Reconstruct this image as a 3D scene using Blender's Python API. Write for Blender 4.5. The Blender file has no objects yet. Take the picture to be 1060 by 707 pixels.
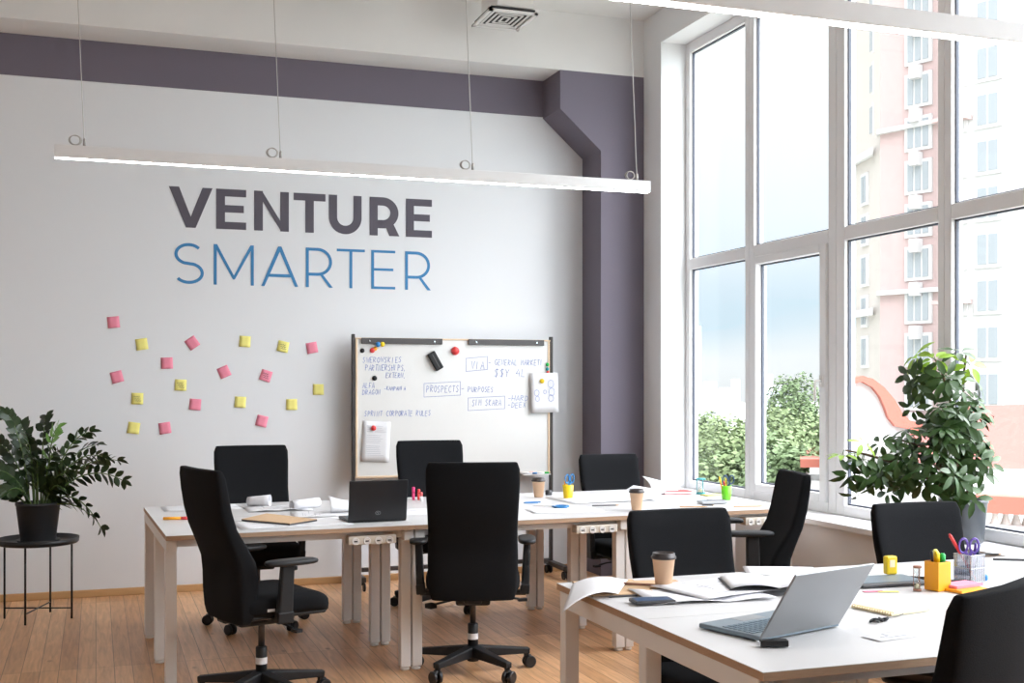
import bpy, bmesh, math, random
from mathutils import Vector, Matrix
random.seed(7)
S = bpy.context.scene
C = S.collection
PI = math.pi
R = math.radians

# ------------------------------------------------------------------ camera, world, exposure
CAM_H = 1.445; FPX = 1230.0; PSI = R(19.3); CX, CY = 530.0, 397.0
cam_d = bpy.data.cameras.new('camera'); cam = bpy.data.objects.new('camera', cam_d); C.objects.link(cam)
cam_d.sensor_width = 36; cam_d.lens = 36 * FPX / 1060; cam_d.shift_y = (CY - 353.5) / 1060
cam_d.clip_start = 0.05; cam_d.clip_end = 1500
cam.location = (0, 0, CAM_H); cam.rotation_euler = (R(90), 0, -PSI)
S.camera = cam
S.view_settings.view_transform = 'Standard'; S.view_settings.look = 'None'
S.view_settings.gamma = 1; S.view_settings.use_curve_mapping = False
S.view_settings.exposure = -0.60
S.cycles.use_denoising = True
S.cycles.max_bounces = 10; S.cycles.diffuse_bounces = 6; S.cycles.transparent_max_bounces = 16

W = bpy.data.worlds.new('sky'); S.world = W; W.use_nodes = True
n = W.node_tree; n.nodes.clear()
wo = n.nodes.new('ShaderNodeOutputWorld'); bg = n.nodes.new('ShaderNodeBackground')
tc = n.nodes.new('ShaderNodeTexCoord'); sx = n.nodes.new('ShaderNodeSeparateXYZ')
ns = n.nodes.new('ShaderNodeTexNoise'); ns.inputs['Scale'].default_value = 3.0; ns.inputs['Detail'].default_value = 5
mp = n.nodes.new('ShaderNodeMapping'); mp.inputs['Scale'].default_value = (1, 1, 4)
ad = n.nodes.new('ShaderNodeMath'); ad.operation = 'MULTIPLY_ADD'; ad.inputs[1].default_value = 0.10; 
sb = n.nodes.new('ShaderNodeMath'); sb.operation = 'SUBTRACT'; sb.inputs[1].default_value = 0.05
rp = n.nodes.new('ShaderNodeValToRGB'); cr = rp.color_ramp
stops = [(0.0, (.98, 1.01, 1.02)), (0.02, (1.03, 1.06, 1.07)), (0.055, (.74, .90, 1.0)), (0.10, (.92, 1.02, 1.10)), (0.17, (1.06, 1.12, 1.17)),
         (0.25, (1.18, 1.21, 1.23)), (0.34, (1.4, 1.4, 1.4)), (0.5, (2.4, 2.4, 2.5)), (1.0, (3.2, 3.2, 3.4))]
while len(cr.elements) < len(stops): cr.elements.new(0.5)
for e, (p, c) in zip(cr.elements, stops): e.position = p; e.color = (*c, 1)
n.links.new(tc.outputs['Generated'], sx.inputs[0]); n.links.new(tc.outputs['Generated'], mp.inputs[0]); n.links.new(mp.outputs[0], ns.inputs[0])
n.links.new(ns.outputs[0], ad.inputs[0]); n.links.new(sx.outputs[2], ad.inputs[2]); n.links.new(ad.outputs[0], sb.inputs[0])
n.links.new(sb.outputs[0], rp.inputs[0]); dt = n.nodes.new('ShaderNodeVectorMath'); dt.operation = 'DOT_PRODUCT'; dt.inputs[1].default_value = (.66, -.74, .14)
mr = n.nodes.new('ShaderNodeMapRange'); mr.inputs['From Min'].default_value = -.1; mr.inputs['From Max'].default_value = 1; mr.inputs['To Min'].default_value = 1; mr.inputs['To Max'].default_value = 6.5  # added boost: unseen side of the sky brightened to light the room
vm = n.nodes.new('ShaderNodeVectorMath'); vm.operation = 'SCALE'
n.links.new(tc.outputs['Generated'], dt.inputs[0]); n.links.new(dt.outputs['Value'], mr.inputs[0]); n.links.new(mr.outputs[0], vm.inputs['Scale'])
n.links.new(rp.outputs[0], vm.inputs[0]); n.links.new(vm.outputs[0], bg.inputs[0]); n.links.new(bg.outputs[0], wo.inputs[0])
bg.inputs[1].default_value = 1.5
LED = 30.0          # radiance of the pendant diffusers

# ------------------------------------------------------------------ helpers
def mat(name, col, rough=0.6, metal=0.0, var=0.04, scale=12.0, bump=0.0, emit=None, estr=0, spec=0.5, trans=0, stretch=None, alpha=None):
    m = bpy.data.materials.new(name); m.use_nodes = True; t = m.node_tree; b = t.nodes['Principled BSDF']
    b.inputs['Roughness'].default_value = rough; b.inputs['Metallic'].default_value = metal
    b.inputs['Specular IOR Level'].default_value = spec
    c = t.nodes.new('ShaderNodeTexCoord'); nz = t.nodes.new('ShaderNodeTexNoise'); nz.inputs['Scale'].default_value = scale; nz.inputs['Detail'].default_value = 4
    if stretch:
        mp = t.nodes.new('ShaderNodeMapping'); mp.inputs['Scale'].default_value = stretch
        t.links.new(c.outputs['Object'], mp.inputs[0]); t.links.new(mp.outputs[0], nz.inputs[0])
    else: t.links.new(c.outputs['Object'], nz.inputs[0])
    mx = t.nodes.new('ShaderNodeMix'); mx.data_type = 'RGBA'
    mx.inputs[6].default_value = (*[max(0, v * (1 - var)) for v in col], 1); mx.inputs[7].default_value = (*[min(1, v * (1 + var)) for v in col], 1)
    t.links.new(nz.outputs[0], mx.inputs[0]); t.links.new(mx.outputs[2], b.inputs['Base Color'])
    if bump:
        bp = t.nodes.new('ShaderNodeBump'); bp.inputs['Strength'].default_value = bump; bp.inputs['Distance'].default_value = 0.01
        t.links.new(nz.outputs[0], bp.inputs['Height']); t.links.new(bp.outputs[0], b.inputs['Normal'])
    if emit: b.inputs['Emission Color'].default_value = (*emit, 1); b.inputs['Emission Strength'].default_value = estr
    if trans: b.inputs['Transmission Weight'].default_value = trans
    return m

M = {}
M['wall'] = mat('painted_plaster_white', (.75, .765, .79), .85, var=.02, scale=1.5, bump=.03)
M['wall_window'] = mat('painted_plaster_window_side', (.79, .80, .81), .85, var=.015, scale=2)
M['ceiling'] = mat('ceiling_plaster', (.74, .735, .72), .9, var=.04, scale=1.3, bump=.2)
M['rough'] = mat('rough_plaster', (.74, .735, .725), .9, var=.05, scale=2.5, bump=.35)
M['purple'] = mat('purple_grey_paint', (.155, .137, .175), .75, var=.03, scale=2)
M['frame'] = mat('white_window_plastic', (.80, .80, .81), .4, var=.01, spec=.4)
M['gasket'] = mat('dark_window_gasket', (.07, .08, .11), .5)
M['desk_white'] = mat('white_laminate', (.64, .635, .635), .36, var=.01, spec=.5)
M['ply'] = mat('plywood_edge', (.42, .27, .17), .6, var=.25, scale=30, stretch=(1, 1, 12))
M['steel'] = mat('powder_coated_steel', (.76, .735, .71), .45, var=.02)
M['foot'] = mat('levelling_foot_plastic', (.75, .72, .68), .4)
M['fabric'] = mat('black_woven_fabric', (.0085, .009, .0105), .95, var=.35, scale=300, bump=.15, spec=.15)
M['plastic'] = mat('black_plastic', (.013, .014, .016), .5, var=.1, scale=20, spec=.35)
M['castor'] = mat('black_caster_rubber', (.010, .010, .012), .45, var=.1)
M['gas'] = mat('dark_metal_column', (.06, .055, .055), .35, .7)
M['sticker'] = mat('white_sticker', (.7, .7, .72), .5, var=.1, scale=90)
M['black_metal'] = mat('black_metal', (.010, .010, .012), .4, .2)
M['pot_black'] = mat('matte_black_pot', (.022, .023, .026), .6)
M['pot_grey'] = mat('grey_pot', (.07, .08, .092), .35)
M['soil'] = mat('potting_soil', (.03, .02, .013), .95, var=.5, scale=60, bump=.6)
M['leaf'] = mat('dark_leaf', (.020, .042, .012), .38, var=.5, scale=9)
M['leaf_young'] = mat('young_leaf', (.10, .22, .025), .4, var=.3, scale=9)
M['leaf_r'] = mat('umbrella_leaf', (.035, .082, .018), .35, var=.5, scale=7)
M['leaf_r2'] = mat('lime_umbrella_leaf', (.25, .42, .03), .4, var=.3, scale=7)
M['stem'] = mat('green_stem', (.09, .15, .04), .5)
M['bark'] = mat('brown_stem', (.12, .08, .045), .8, var=.3)
M['navy'] = mat('dark_letter_paint', (.095, .085, .110), .7, var=.02)
M['blue'] = mat('blue_letter_paint', (.045, .22, .46), .7, var=.02)
M['pink_note'] = mat('pink_note_paper', (.84, .27, .37), .8, var=.04)
M['yellow_note'] = mat('yellow_note_paper', (.86, .79, .24), .8, var=.04)
M['ink'] = mat('black_ink', (.05, .05, .06), .7)
M['marker_blue'] = mat('blue_marker_ink', (.12, .20, .52), .6, var=.3, scale=40)
M['board'] = mat('whiteboard_enamel', (.72, .715, .70), .25, var=.01)
M['board_edge'] = mat('light_wood_trim', (.72, .55, .38), .5, var=.1)
M['post'] = mat('dark_brown_post', (.035, .028, .026), .45)
M['clip'] = mat('dark_grey_clamp_bar', (.07, .065, .065), .4, .3)
M['paper'] = mat('white_paper', (.74, .74, .76), .85, var=.015)
M['sketch'] = mat('drawing_paper', (.74, .74, .77), .85, var=.06, scale=25)
M['pencil_grey'] = mat('graphite_line', (.42, .43, .47), .8)
M['kraft'] = mat('kraft_board', (.62, .42, .25), .8, var=.08, scale=40)
M['cup'] = mat('kraft_cup_paper', (.68, .45, .29), .7, var=.04)
M['lid'] = mat('dark_brown_lid', (.035, .026, .024), .35)
M['laptop_black'] = mat('black_laptop_shell', (.012, .012, .014), .4)
M['silver'] = mat('silver_laptop_shell', (.30, .31, .32), .38, .55, var=.03)
M['keys'] = mat('blue_grey_keys', (.10, .15, .19), .5, var=.3, scale=80)
M['deck'] = mat('laptop_deck', (.19, .24, .28), .4, .3)
M['screen'] = mat('dark_screen', (.01, .01, .012), .15)
M['logo'] = mat('pale_logo', (.5, .5, .52), .3, .5)
M['yellow'] = mat('yellow_plastic', (.85, .60, .01), .35)
M['orange'] = mat('orange_plastic', (.95, .40, .01), .4)
M['green'] = mat('lime_plastic', (.18, .72, .03), .3)
M['dkgreen'] = mat('green_cap', (.01, .42, .08), .4)
M['red'] = mat('red_plastic', (.72, .05, .05), .35)
M['pink'] = mat('hot_pink_plastic', (.75, .05, .20), .35)
M['coral'] = mat('coral_cover', (.60, .10, .10), .6)
M['bluep'] = mat('blue_plastic', (.02, .20, .50), .35)
M['navyp'] = mat('navy_plastic', (.02, .06, .14), .4)
M['purplep'] = mat('purple_plastic', (.14, .08, .40), .4)
M['teal'] = mat('teal_plastic', (.02, .30, .34), .4)
M['grey'] = mat('grey_plastic', (.36, .36, .38), .45)
M['dkgrey'] = mat('dark_grey_plastic', (.05, .05, .055), .4)
M['calc'] = mat('light_grey_calculator', (.42, .43, .45), .45)
M['cream'] = mat('cream_paper', (.86, .78, .52), .8, var=.03)
M['wood'] = mat('pencil_wood', (.55, .33, .16), .6)
M['chrome'] = mat('chrome', (.6, .6, .62), .2, 1.0)
M['mesh'] = mat('silver_wire', (.55, .56, .60), .35, .6)
M['sand'] = mat('sand', (.8, .7, .5), .8)
M['amber'] = mat('copper_plastic', (.30, .14, .09), .4)
M['led'] = mat('led_diffuser', (.9, .9, .9), .5, emit=(1, 1, 1), estr=LED)
M['lamp_white'] = mat('white_aluminium', (.75, .75, .76), .4)
M['wire'] = mat('steel_wire', (.45, .43, .41), .4, .4)
M['vent'] = mat('white_vent', (.75, .74, .72), .5)
M['slot'] = mat('vent_slot_dark', (.03, .03, .03), .7)
M['skirt'] = mat('oak_baseboard', (.56, .33, .15), .5, var=.12, scale=8, stretch=(1, 8, 8))
M['socket'] = mat('socket_plastic', (.62, .56, .48), .5)

def glass_mat(name, tint=(.97, .985, .99), gl=.018):
    m = bpy.data.materials.new(name); m.use_nodes = True; t = m.node_tree; t.nodes.clear()
    o = t.nodes.new('ShaderNodeOutputMaterial'); mx = t.nodes.new('ShaderNodeMixShader'); tr = t.nodes.new('ShaderNodeBsdfTransparent'); g = t.nodes.new('ShaderNodeBsdfGlossy')
    tr.inputs[0].default_value = (*tint, 1); g.inputs['Roughness'].default_value = .03; mx.inputs[0].default_value = gl
    t.links.new(tr.outputs[0], mx.inputs[1]); t.links.new(g.outputs[0], mx.inputs[2]); t.links.new(mx.outputs[0], o.inputs[0])
    return m
M['glass'] = glass_mat('window_glass'); M['clear'] = glass_mat('clear_glass', (.9, .93, .93), .12)
M['meshwall'] = glass_mat('fine_wire_mesh', (.72, .73, .78), .25)

def floor_mat():
    m = bpy.data.materials.new('pine_floorboards'); m.use_nodes = True; t = m.node_tree; b = t.nodes['Principled BSDF']; L = t.links.new
    c = t.nodes.new('ShaderNodeTexCoord'); mp = t.nodes.new('ShaderNodeMapping'); mp.inputs['Rotation'].default_value = (0, 0, PI / 2)
    L(c.outputs['Object'], mp.inputs[0])
    br = t.nodes.new('ShaderNodeTexBrick'); br.offset = .37; br.offset_frequency = 1
    br.inputs['Color1'].default_value = (.58, .315, .155, 1); br.inputs['Color2'].default_value = (.77, .465, .25, 1); br.inputs['Mortar'].default_value = (.34, .19, .10, 1)
    br.inputs['Scale'].default_value = 1; br.inputs['Mortar Size'].default_value = .0022; br.inputs['Mortar Smooth'].default_value = .3; br.inputs['Brick Width'].default_value = 1.9; br.inputs['Row Height'].default_value = .088
    br.inputs['Bias'].default_value = 0
    L(mp.outputs[0], br.inputs[0])
    g = t.nodes.new('ShaderNodeTexNoise'); g.inputs['Scale'].default_value = 3.0; g.inputs['Detail'].default_value = 8; g.inputs['Distortion'].default_value = .8
    m2 = t.nodes.new('ShaderNodeMapping'); m2.inputs['Scale'].default_value = (16, 1.2, 1); L(c.outputs['Object'], m2.inputs[0]); L(m2.outputs[0], g.inputs[0])
    r1 = t.nodes.new('ShaderNodeValToRGB'); r1.color_ramp.elements[0].position = .28; r1.color_ramp.elements[0].color = (.66, .60, .55, 1); r1.color_ramp.elements[1].position = .68; r1.color_ramp.elements[1].color = (1.08, 1.05, 1, 1)
    L(g.outputs[0], r1.inputs[0])
    mu = t.nodes.new('ShaderNodeMix'); mu.data_type = 'RGBA'; mu.blend_type = 'MULTIPLY'; mu.inputs[0].default_value = .8
    L(br.outputs[0], mu.inputs[6]); L(r1.outputs[0], mu.inputs[7])
    v = t.nodes.new('ShaderNodeTexVoronoi'); v.inputs['Scale'].default_value = 1; m3 = t.nodes.new('ShaderNodeMapping'); m3.inputs['Scale'].default_value = (5.5, 2.6, 1); L(c.outputs['Object'], m3.inputs[0]); L(m3.outputs[0], v.inputs[0])
    r2 = t.nodes.new('ShaderNodeValToRGB'); r2.color_ramp.elements[0].position = .03; r2.color_ramp.elements[0].color = (.30, .2, .14, 1); r2.color_ramp.elements[1].position = .10; r2.color_ramp.elements[1].color = (1, 1, 1, 1)
    L(v.outputs['Distance'], r2.inputs[0])
    mu2 = t.nodes.new('ShaderNodeMix'); mu2.data_type = 'RGBA'; mu2.blend_type = 'MULTIPLY'; mu2.inputs[0].default_value = .75
    L(mu.outputs[2], mu2.inputs[6]); L(r2.outputs[0], mu2.inputs[7]); L(mu2.outputs[2], b.inputs['Base Color'])
    b.inputs['Roughness'].default_value = .38; b.inputs['Specular IOR Level'].default_value = .4
    bp = t.nodes.new('ShaderNodeBump'); bp.inputs['Strength'].default_value = .15; bp.inputs['Distance'].default_value = .004; L(br.outputs['Fac'], bp.inputs['Height']); bp.invert = True; L(bp.outputs[0], b.inputs['Normal'])
    return m
M['floor'] = floor_mat()

class MB:
    """collects shapes and links them as one mesh object"""
    def __init__(s): s.bm = bmesh.new(); s.mats = []; s.mi = 0
    def use(s, m):
        if m not in s.mats: s.mats.append(m)
        s.mi = s.mats.index(m); return s
    def _tag(s, vs):
        if s.mi:
            for v in vs:
                for f in v.link_faces: f.material_index = s.mi
    def face(s, pts):
        f = s.bm.faces.new([s.bm.verts.new(p) for p in pts]); f.material_index = s.mi; return f
    def box(s, c, d, rz=0, rx=0, ry=0, taper=None):
        m = Matrix.Translation(c) @ Matrix.Rotation(rz, 4, 'Z') @ Matrix.Rotation(ry, 4, 'Y') @ Matrix.Rotation(rx, 4, 'X') @ Matrix.Diagonal((*d, 1))
        r = bmesh.ops.create_cube(s.bm, size=1, matrix=m); s._tag(r['verts']); return s
    def bar(s, a, b, w, h, w2=None, h2=None):
        a = Vector(a); b = Vector(b); d = b - a; up = Vector((0, 0, 1))
        if abs(d.normalized().z) > .99: up = Vector((0, 1, 0))
        x = d.cross(up).normalized(); z = x.cross(d).normalized(); w2 = w2 or w; h2 = h2 or h
        q = []
        for p, ww, hh in ((a, w, h), (b, w2, h2)):
            q.append([s.bm.verts.new(p + x * i * ww / 2 + z * j * hh / 2) for i, j in ((-1, -1), (1, -1), (1, 1), (-1, 1))])
        fs = [q[0][::-1], q[1]] + [[q[0][i], q[0][(i + 1) % 4], q[1][(i + 1) % 4], q[1][i]] for i in range(4)]
        for f in fs: s.bm.faces.new(f).material_index = s.mi
        return s
    def tube(s, pts, r, seg=8, cap=True, radii=None):
        pts = [Vector(p) for p in pts]; rings = []; prev = None
        for i, p in enumerate(pts):
            t = (pts[min(i + 1, len(pts) - 1)] - pts[max(i - 1, 0)]).normalized()
            if prev is None:
                u = t.cross(Vector((0, 0, 1)) if abs(t.z) < .9 else Vector((1, 0, 0))).normalized()
            else: u = (prev - t * prev.dot(t)).normalized()
            prev = u; v = t.cross(u); rr = radii[i] if radii else r
            rings.append([s.bm.verts.new(p + (u * math.cos(a) + v * math.sin(a)) * rr) for a in [2 * PI * k / seg for k in range(seg)]])
        for a, b in zip(rings, rings[1:]):
            for k in range(seg): 
                f = s.bm.faces.new([a[k], a[(k + 1) % seg], b[(k + 1) % seg], b[k]]); f.material_index = s.mi; f.smooth = seg > 6
        if cap:
            for q in (rings[0][::-1], rings[-1]): s.bm.faces.new(q).material_index = s.mi
        return s
    def lathe(s, prof, c=(0, 0, 0), seg=28, cap=True, axis='Z'):
        rings = []; c = Vector(c)
        for r, z in prof:
            rings.append([s.bm.verts.new(c + (Vector((r * math.cos(a), r * math.sin(a), z)) if axis == 'Z' else Vector((z, r * math.cos(a), r * math.sin(a))))) for a in [2 * PI * k / seg for k in range(seg)]])
        for a, b in zip(rings, rings[1:]):
            for k in range(seg): 
                f = s.bm.faces.new([a[k], a[(k + 1) % seg], b[(k + 1) % seg], b[k]]); f.material_index = s.mi; f.smooth = True
        if cap:
            for q in (rings[0][::-1], rings[-1]): s.bm.faces.new(q).material_index = s.mi
        return s
    def prism(s, poly, z0, z1, plane='XY'):
        def P(a, b, h): return {'XY': (a, b, h), 'XZ': (a, h, b), 'YZ': (h, a, b)}[plane]
        A = [s.bm.verts.new(P(a, b, z0)) for a, b in poly]; B = [s.bm.verts.new(P(a, b, z1)) for a, b in poly]; k = len(poly)
        s.bm.faces.new(A[::-1]).material_index = s.mi; s.bm.faces.new(B).material_index = s.mi
        for i in range(k): s.bm.faces.new([A[i], A[(i + 1) % k], B[(i + 1) % k], B[i]]).material_index = s.mi
        return s
    def grid(s, fn, nu, nv, smooth=True):
        V = [[s.bm.verts.new(fn(i / nu, j / nv)) for j in range(nv + 1)] for i in range(nu + 1)]
        for i in range(nu):
            for j in range(nv): 
                f = s.bm.faces.new([V[i][j], V[i + 1][j], V[i + 1][j + 1], V[i][j + 1]]); f.material_index = s.mi; f.smooth = smooth
        return s
    def build(s, name, m, parent=None, bevel=0, seg=2, subd=0, solid=0, loc=None, smooth=False):
        bmesh.ops.recalc_face_normals(s.bm, faces=s.bm.faces)
        me = bpy.data.meshes.new(name); s.bm.to_mesh(me); s.bm.free()
        ms = list(s.mats)
        if m is not None and not ms: ms = [m]
        for q in ms: me.materials.append(q)
        if smooth:
            for p in me.polygons: p.use_smooth = True
        o = bpy.data.objects.new(name, me); C.objects.link(o)
        if parent: o.parent = parent
        if loc: o.location = loc
        if solid: k = o.modifiers.new('thickness', 'SOLIDIFY'); k.thickness = solid; k.offset = 0
        if bevel: k = o.modifiers.new('bevel', 'BEVEL'); k.width = bevel; k.segments = seg; k.limit_method = 'ANGLE'; k.angle_limit = R(40); k.harden_normals = False
        if subd: k = o.modifiers.new('subdivision', 'SUBSURF'); k.levels = subd; k.render_levels = subd
        return o

def tag(o, label=None, cat=None, group=None, kind=None):
    if label: o['label'] = label
    if cat: o['category'] = cat
    if group: o['group'] = group
    if kind: o['kind'] = kind
    return o
def empty(name, loc=(0, 0, 0), rz=0, label=None, cat=None, group=None, kind=None):
    o = bpy.data.objects.new(name, None); C.objects.link(o); o.location = loc; o.rotation_euler = (0, 0, rz); o.empty_display_size = .1
    return tag(o, label, cat, group, kind)
def copy_tree(o, parent=None):
    c = o.copy(); C.objects.link(c)
    if parent: c.parent = parent
    for ch in [x for x in o.children]: copy_tree(ch, c)
    return c
def struct(mb, name, m, bevel=0, parent=None, **k):
    o = mb.build(name, m, parent, bevel=bevel, **k)
    if not parent: o['kind'] = 'structure'
    return o
def PX(u, v, z=.7405):      # a point of the photo on the horizontal plane z
    d = (CAM_H - z) * FPX / (v - CY); r = (u - CX) / FPX
    return Vector((d * (math.sin(PSI) + r * math.cos(PSI)), d * (math.cos(PSI) - r * math.sin(PSI)), z))
def PY(u, v, y):            # on the plane y (parallel to the back wall)
    r = (u - CX) / FPX; dx = math.sin(PSI) + r * math.cos(PSI); dy = math.cos(PSI) - r * math.sin(PSI); d = y / dy
    return Vector((d * dx, y, CAM_H - (v - CY) / FPX * d))
def PD(u, v, d):            # at depth d along the view axis
    r = (u - CX) / FPX
    return Vector((d * (math.sin(PSI) + r * math.cos(PSI)), d * (math.cos(PSI) - r * math.sin(PSI)), CAM_H - (v - CY) / FPX * d))

# ------------------------------------------------------------------ room shell
YB = 8.55; XW = 3.93; XG = 4.15; ZC = 4.2; XL = -4.2; YF = -2.6; ZT = 3.96; ZS = .645; YE = 7.9; YN = .3
struct(MB().box(((XL + XW) / 2, (YB + YF) / 2, -.05), (XW - XL + .6, YB - YF + .4, .1)), 'floor', M['floor'])
struct(MB().box(((XL + XW) / 2 + .1, (YB + YF) / 2, ZC + .1), (XW - XL + .8, YB - YF + .4, .2)), 'ceiling', M['ceiling'])
struct(MB().box(((XL + XW) / 2, YB + .1, ZC / 2), (XW - XL + .6, .2, ZC)), 'wall_back', M['wall'])
struct(MB().box((XL - .1, (YB + YF) / 2, ZC / 2), (.2, YB - YF, ZC)), 'wall_left', M['wall'])
struct(MB().box(((XL + XW) / 2, YF - .1, ZC / 2), (XW - XL + .6, .2, ZC)), 'wall_front', M['wall'])
w = MB()
w.box((XW + .15, (YE + YB) / 2, ZC / 2), (.30, YB - YE, ZC))
w.box((XW + .15, (YF + YN) / 2, ZC / 2), (.30, YN - YF, ZC))
w.box((XW + .15, (YE + YN) / 2, (ZC + ZT) / 2), (.30, YE - YN, ZC - ZT))
w.box((XW + .15, (YE + YN) / 2, ZS / 2 - .005), (.30, YE - YN, ZS - .01))
struct(w, 'wall_right', M['wall_window'])
struct(MB().box(((XL + XW) / 2, 8.37, (3.77 + ZC) / 2), (XW - XL, .36, ZC - 3.77)), 'trim_1', M['rough']).name = 'beam'
# purple band on the wall and the purple pilaster with its sloping shoulder
pil_x = 3.575; xk = PY(562, 90, YB).x; zb = PY(0, 75, YB).z; 
zb = (zb + PY(561, 123, YB).z) / 2
struct(MB().box(((XL + xk) / 2, YB - .002, (zb + 3.77) / 2), (xk - XL, .008, 3.77 - zb)), 'trim_2', M['purple'])
zk1 = PY(563, 123, YB).z; zk2 = PY(603, 165, YB).z
struct(MB().prism([(xk, 3.77), (XW, 3.77), (XW, 0), (pil_x, 0), (pil_x, zk2), (xk, zk1)], 8.19, YB, 'XZ'), 'column', M['purple'])
struct(MB().box(((XL + pil_x) / 2, YB - .012, .024), (pil_x - XL, .024, .048)), 'baseboard_back', M['skirt'], bevel=.004)
struct(MB().box((XL + .012, (YB + YF) / 2, .024), (.024, YB - YF, .048)), 'baseboard_left', M['skirt'], bevel=.004)
struct(MB().box((XW - .012, (8.19 + YF) / 2, .024), (.024, 8.19 - YF, .048)), 'baseboard_right', M['skirt'], bevel=.004)
struct(MB().box(((3.87 + XG + .05) / 2, (YE + YN) / 2, ZS + .008), (XG + .05 - 3.87, YE - YN - .01, .034)), 'window_sill', M['frame'], bevel=.006)
# glazing: one structure per bay
bays = [7.9, 6.99, 6.0, 5.05, 4.1, 3.15, 2.2, 1.25, .3]
hw = [.05, .058, .082, .052, .052, .052, .052, .052, .05]
Z0 = ZS + .025; ZTR0, ZTR1 = 2.285, 2.365
for i in range(8):
    y1, y0 = bays[i], bays[i + 1]; a = y0 + (hw[i + 1] if i < 7 else .05) * (1 if i < 7 else 1); b = y1 - (hw[i] if i else .06)
    f = MB()
    def fb(ya, yb, za, zb, d=.075): f.box((XG + .02, (ya + yb) / 2, (za + zb) / 2), (d, yb - ya, zb - za))
    fb(y0, a, Z0, ZT); fb(b, y1, Z0, ZT)
    fb(a, b, Z0, Z0 + .062); fb(a, b, ZT - .075, ZT); fb(a, b, ZTR0, ZTR1)
    o = struct(f, 'window_%d' % (i + 1), M['frame'], bevel=.006)
    g = MB()
    for za, zb in ((Z0 + .062, ZTR0), (ZTR1, ZT - .075)):
        aa, bb, zz0, zz1 = a, b, za, zb
        if i == 1 and za < 1:
            fr = MB(); q = .052
            for (ya, yb, z0, z1) in ((a, a + q + .012, za, zb), (b - q, b, za, zb), (a + q + .012, b - q, za, za + q), (a + q + .012, b - q, zb - q, zb)):
                fr.box((XG + .005, (ya + yb) / 2, (z0 + z1) / 2), (.085, yb - ya, z1 - z0))
            fr.build('sash', M['frame'], o, bevel=.006)
            h = MB().box((XG - .045, a + .03, 1.46), (.012, .03, .07)).tube([(XG - .05, a + .03, 1.46), (XG - .085, a + .03, 1.46), (XG - .088, a + .03, 1.44), (XG - .088, a + .03, 1.34)], .009)
            h.build('handle', M['steel'], o)
            aa, bb, zz0, zz1 = a + q + .012, b - q, za + q, zb - q
        t = .009
        for (ya, yb, z0, z1) in ((aa, aa + t, zz0, zz1), (bb - t, bb, zz0, zz1), (aa, bb, zz0, zz0 + t), (aa, bb, zz1 - t, zz1)):
            g.box((XG + .016, (ya + yb) / 2, (z0 + z1) / 2), (.018, yb - ya, z1 - z0))
        MB().box((XG + .02, (aa + bb) / 2, (zz0 + zz1) / 2), (.006, bb - aa, zz1 - zz0)).build('glass_pane', M['glass'], o)
    g.build('gasket', M['gasket'], o)

# ------------------------------------------------------------------ wall lettering
def ribbon(mb, pts, t, y, plane='XZ', ny=None):
    """flat mitred stroke through pts (x, z) on the plane y"""
    P = [Vector(p) for p in pts]; k = len(P); closed = (P[0] - P[-1]).length < 1e-6
    if closed: P = P[:-1]; k -= 1
    Lf, Rt = [], []
    for i in range(k):
        if closed: d0 = (P[i] - P[i - 1]).normalized(); d1 = (P[(i + 1) % k] - P[i]).normalized()
        else:
            d0 = (P[i] - P[i - 1]).normalized() if i else (P[1] - P[0]).normalized(); d1 = (P[i + 1] - P[i]).normalized() if i < k - 1 else d0
        n0 = Vector((-d0.y, d0.x)); n1 = Vector((-d1.y, d1.x)); m = (n0 + n1)
        if m.length < 1e-4: m = n0
        m.normalize(); s = min(1 / max(m.dot(n0), .35), 2.0) * t / 2
        Lf.append(P[i] + m * s); Rt.append(P[i] - m * s)
    for i in range(k if closed else k - 1):
        j = (i + 1) % k
        mb.face([(q.x, y, q.y) for q in (Lf[i], Lf[j], Rt[j], Rt[i])])
def arc(cx, cz, rx, rz, a0, a1, n=14): return [(cx + rx * math.cos(R(a0 + (a1 - a0) * i / n)), cz + rz * math.sin(R(a0 + (a1 - a0) * i / n))) for i in range(n + 1)]
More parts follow.
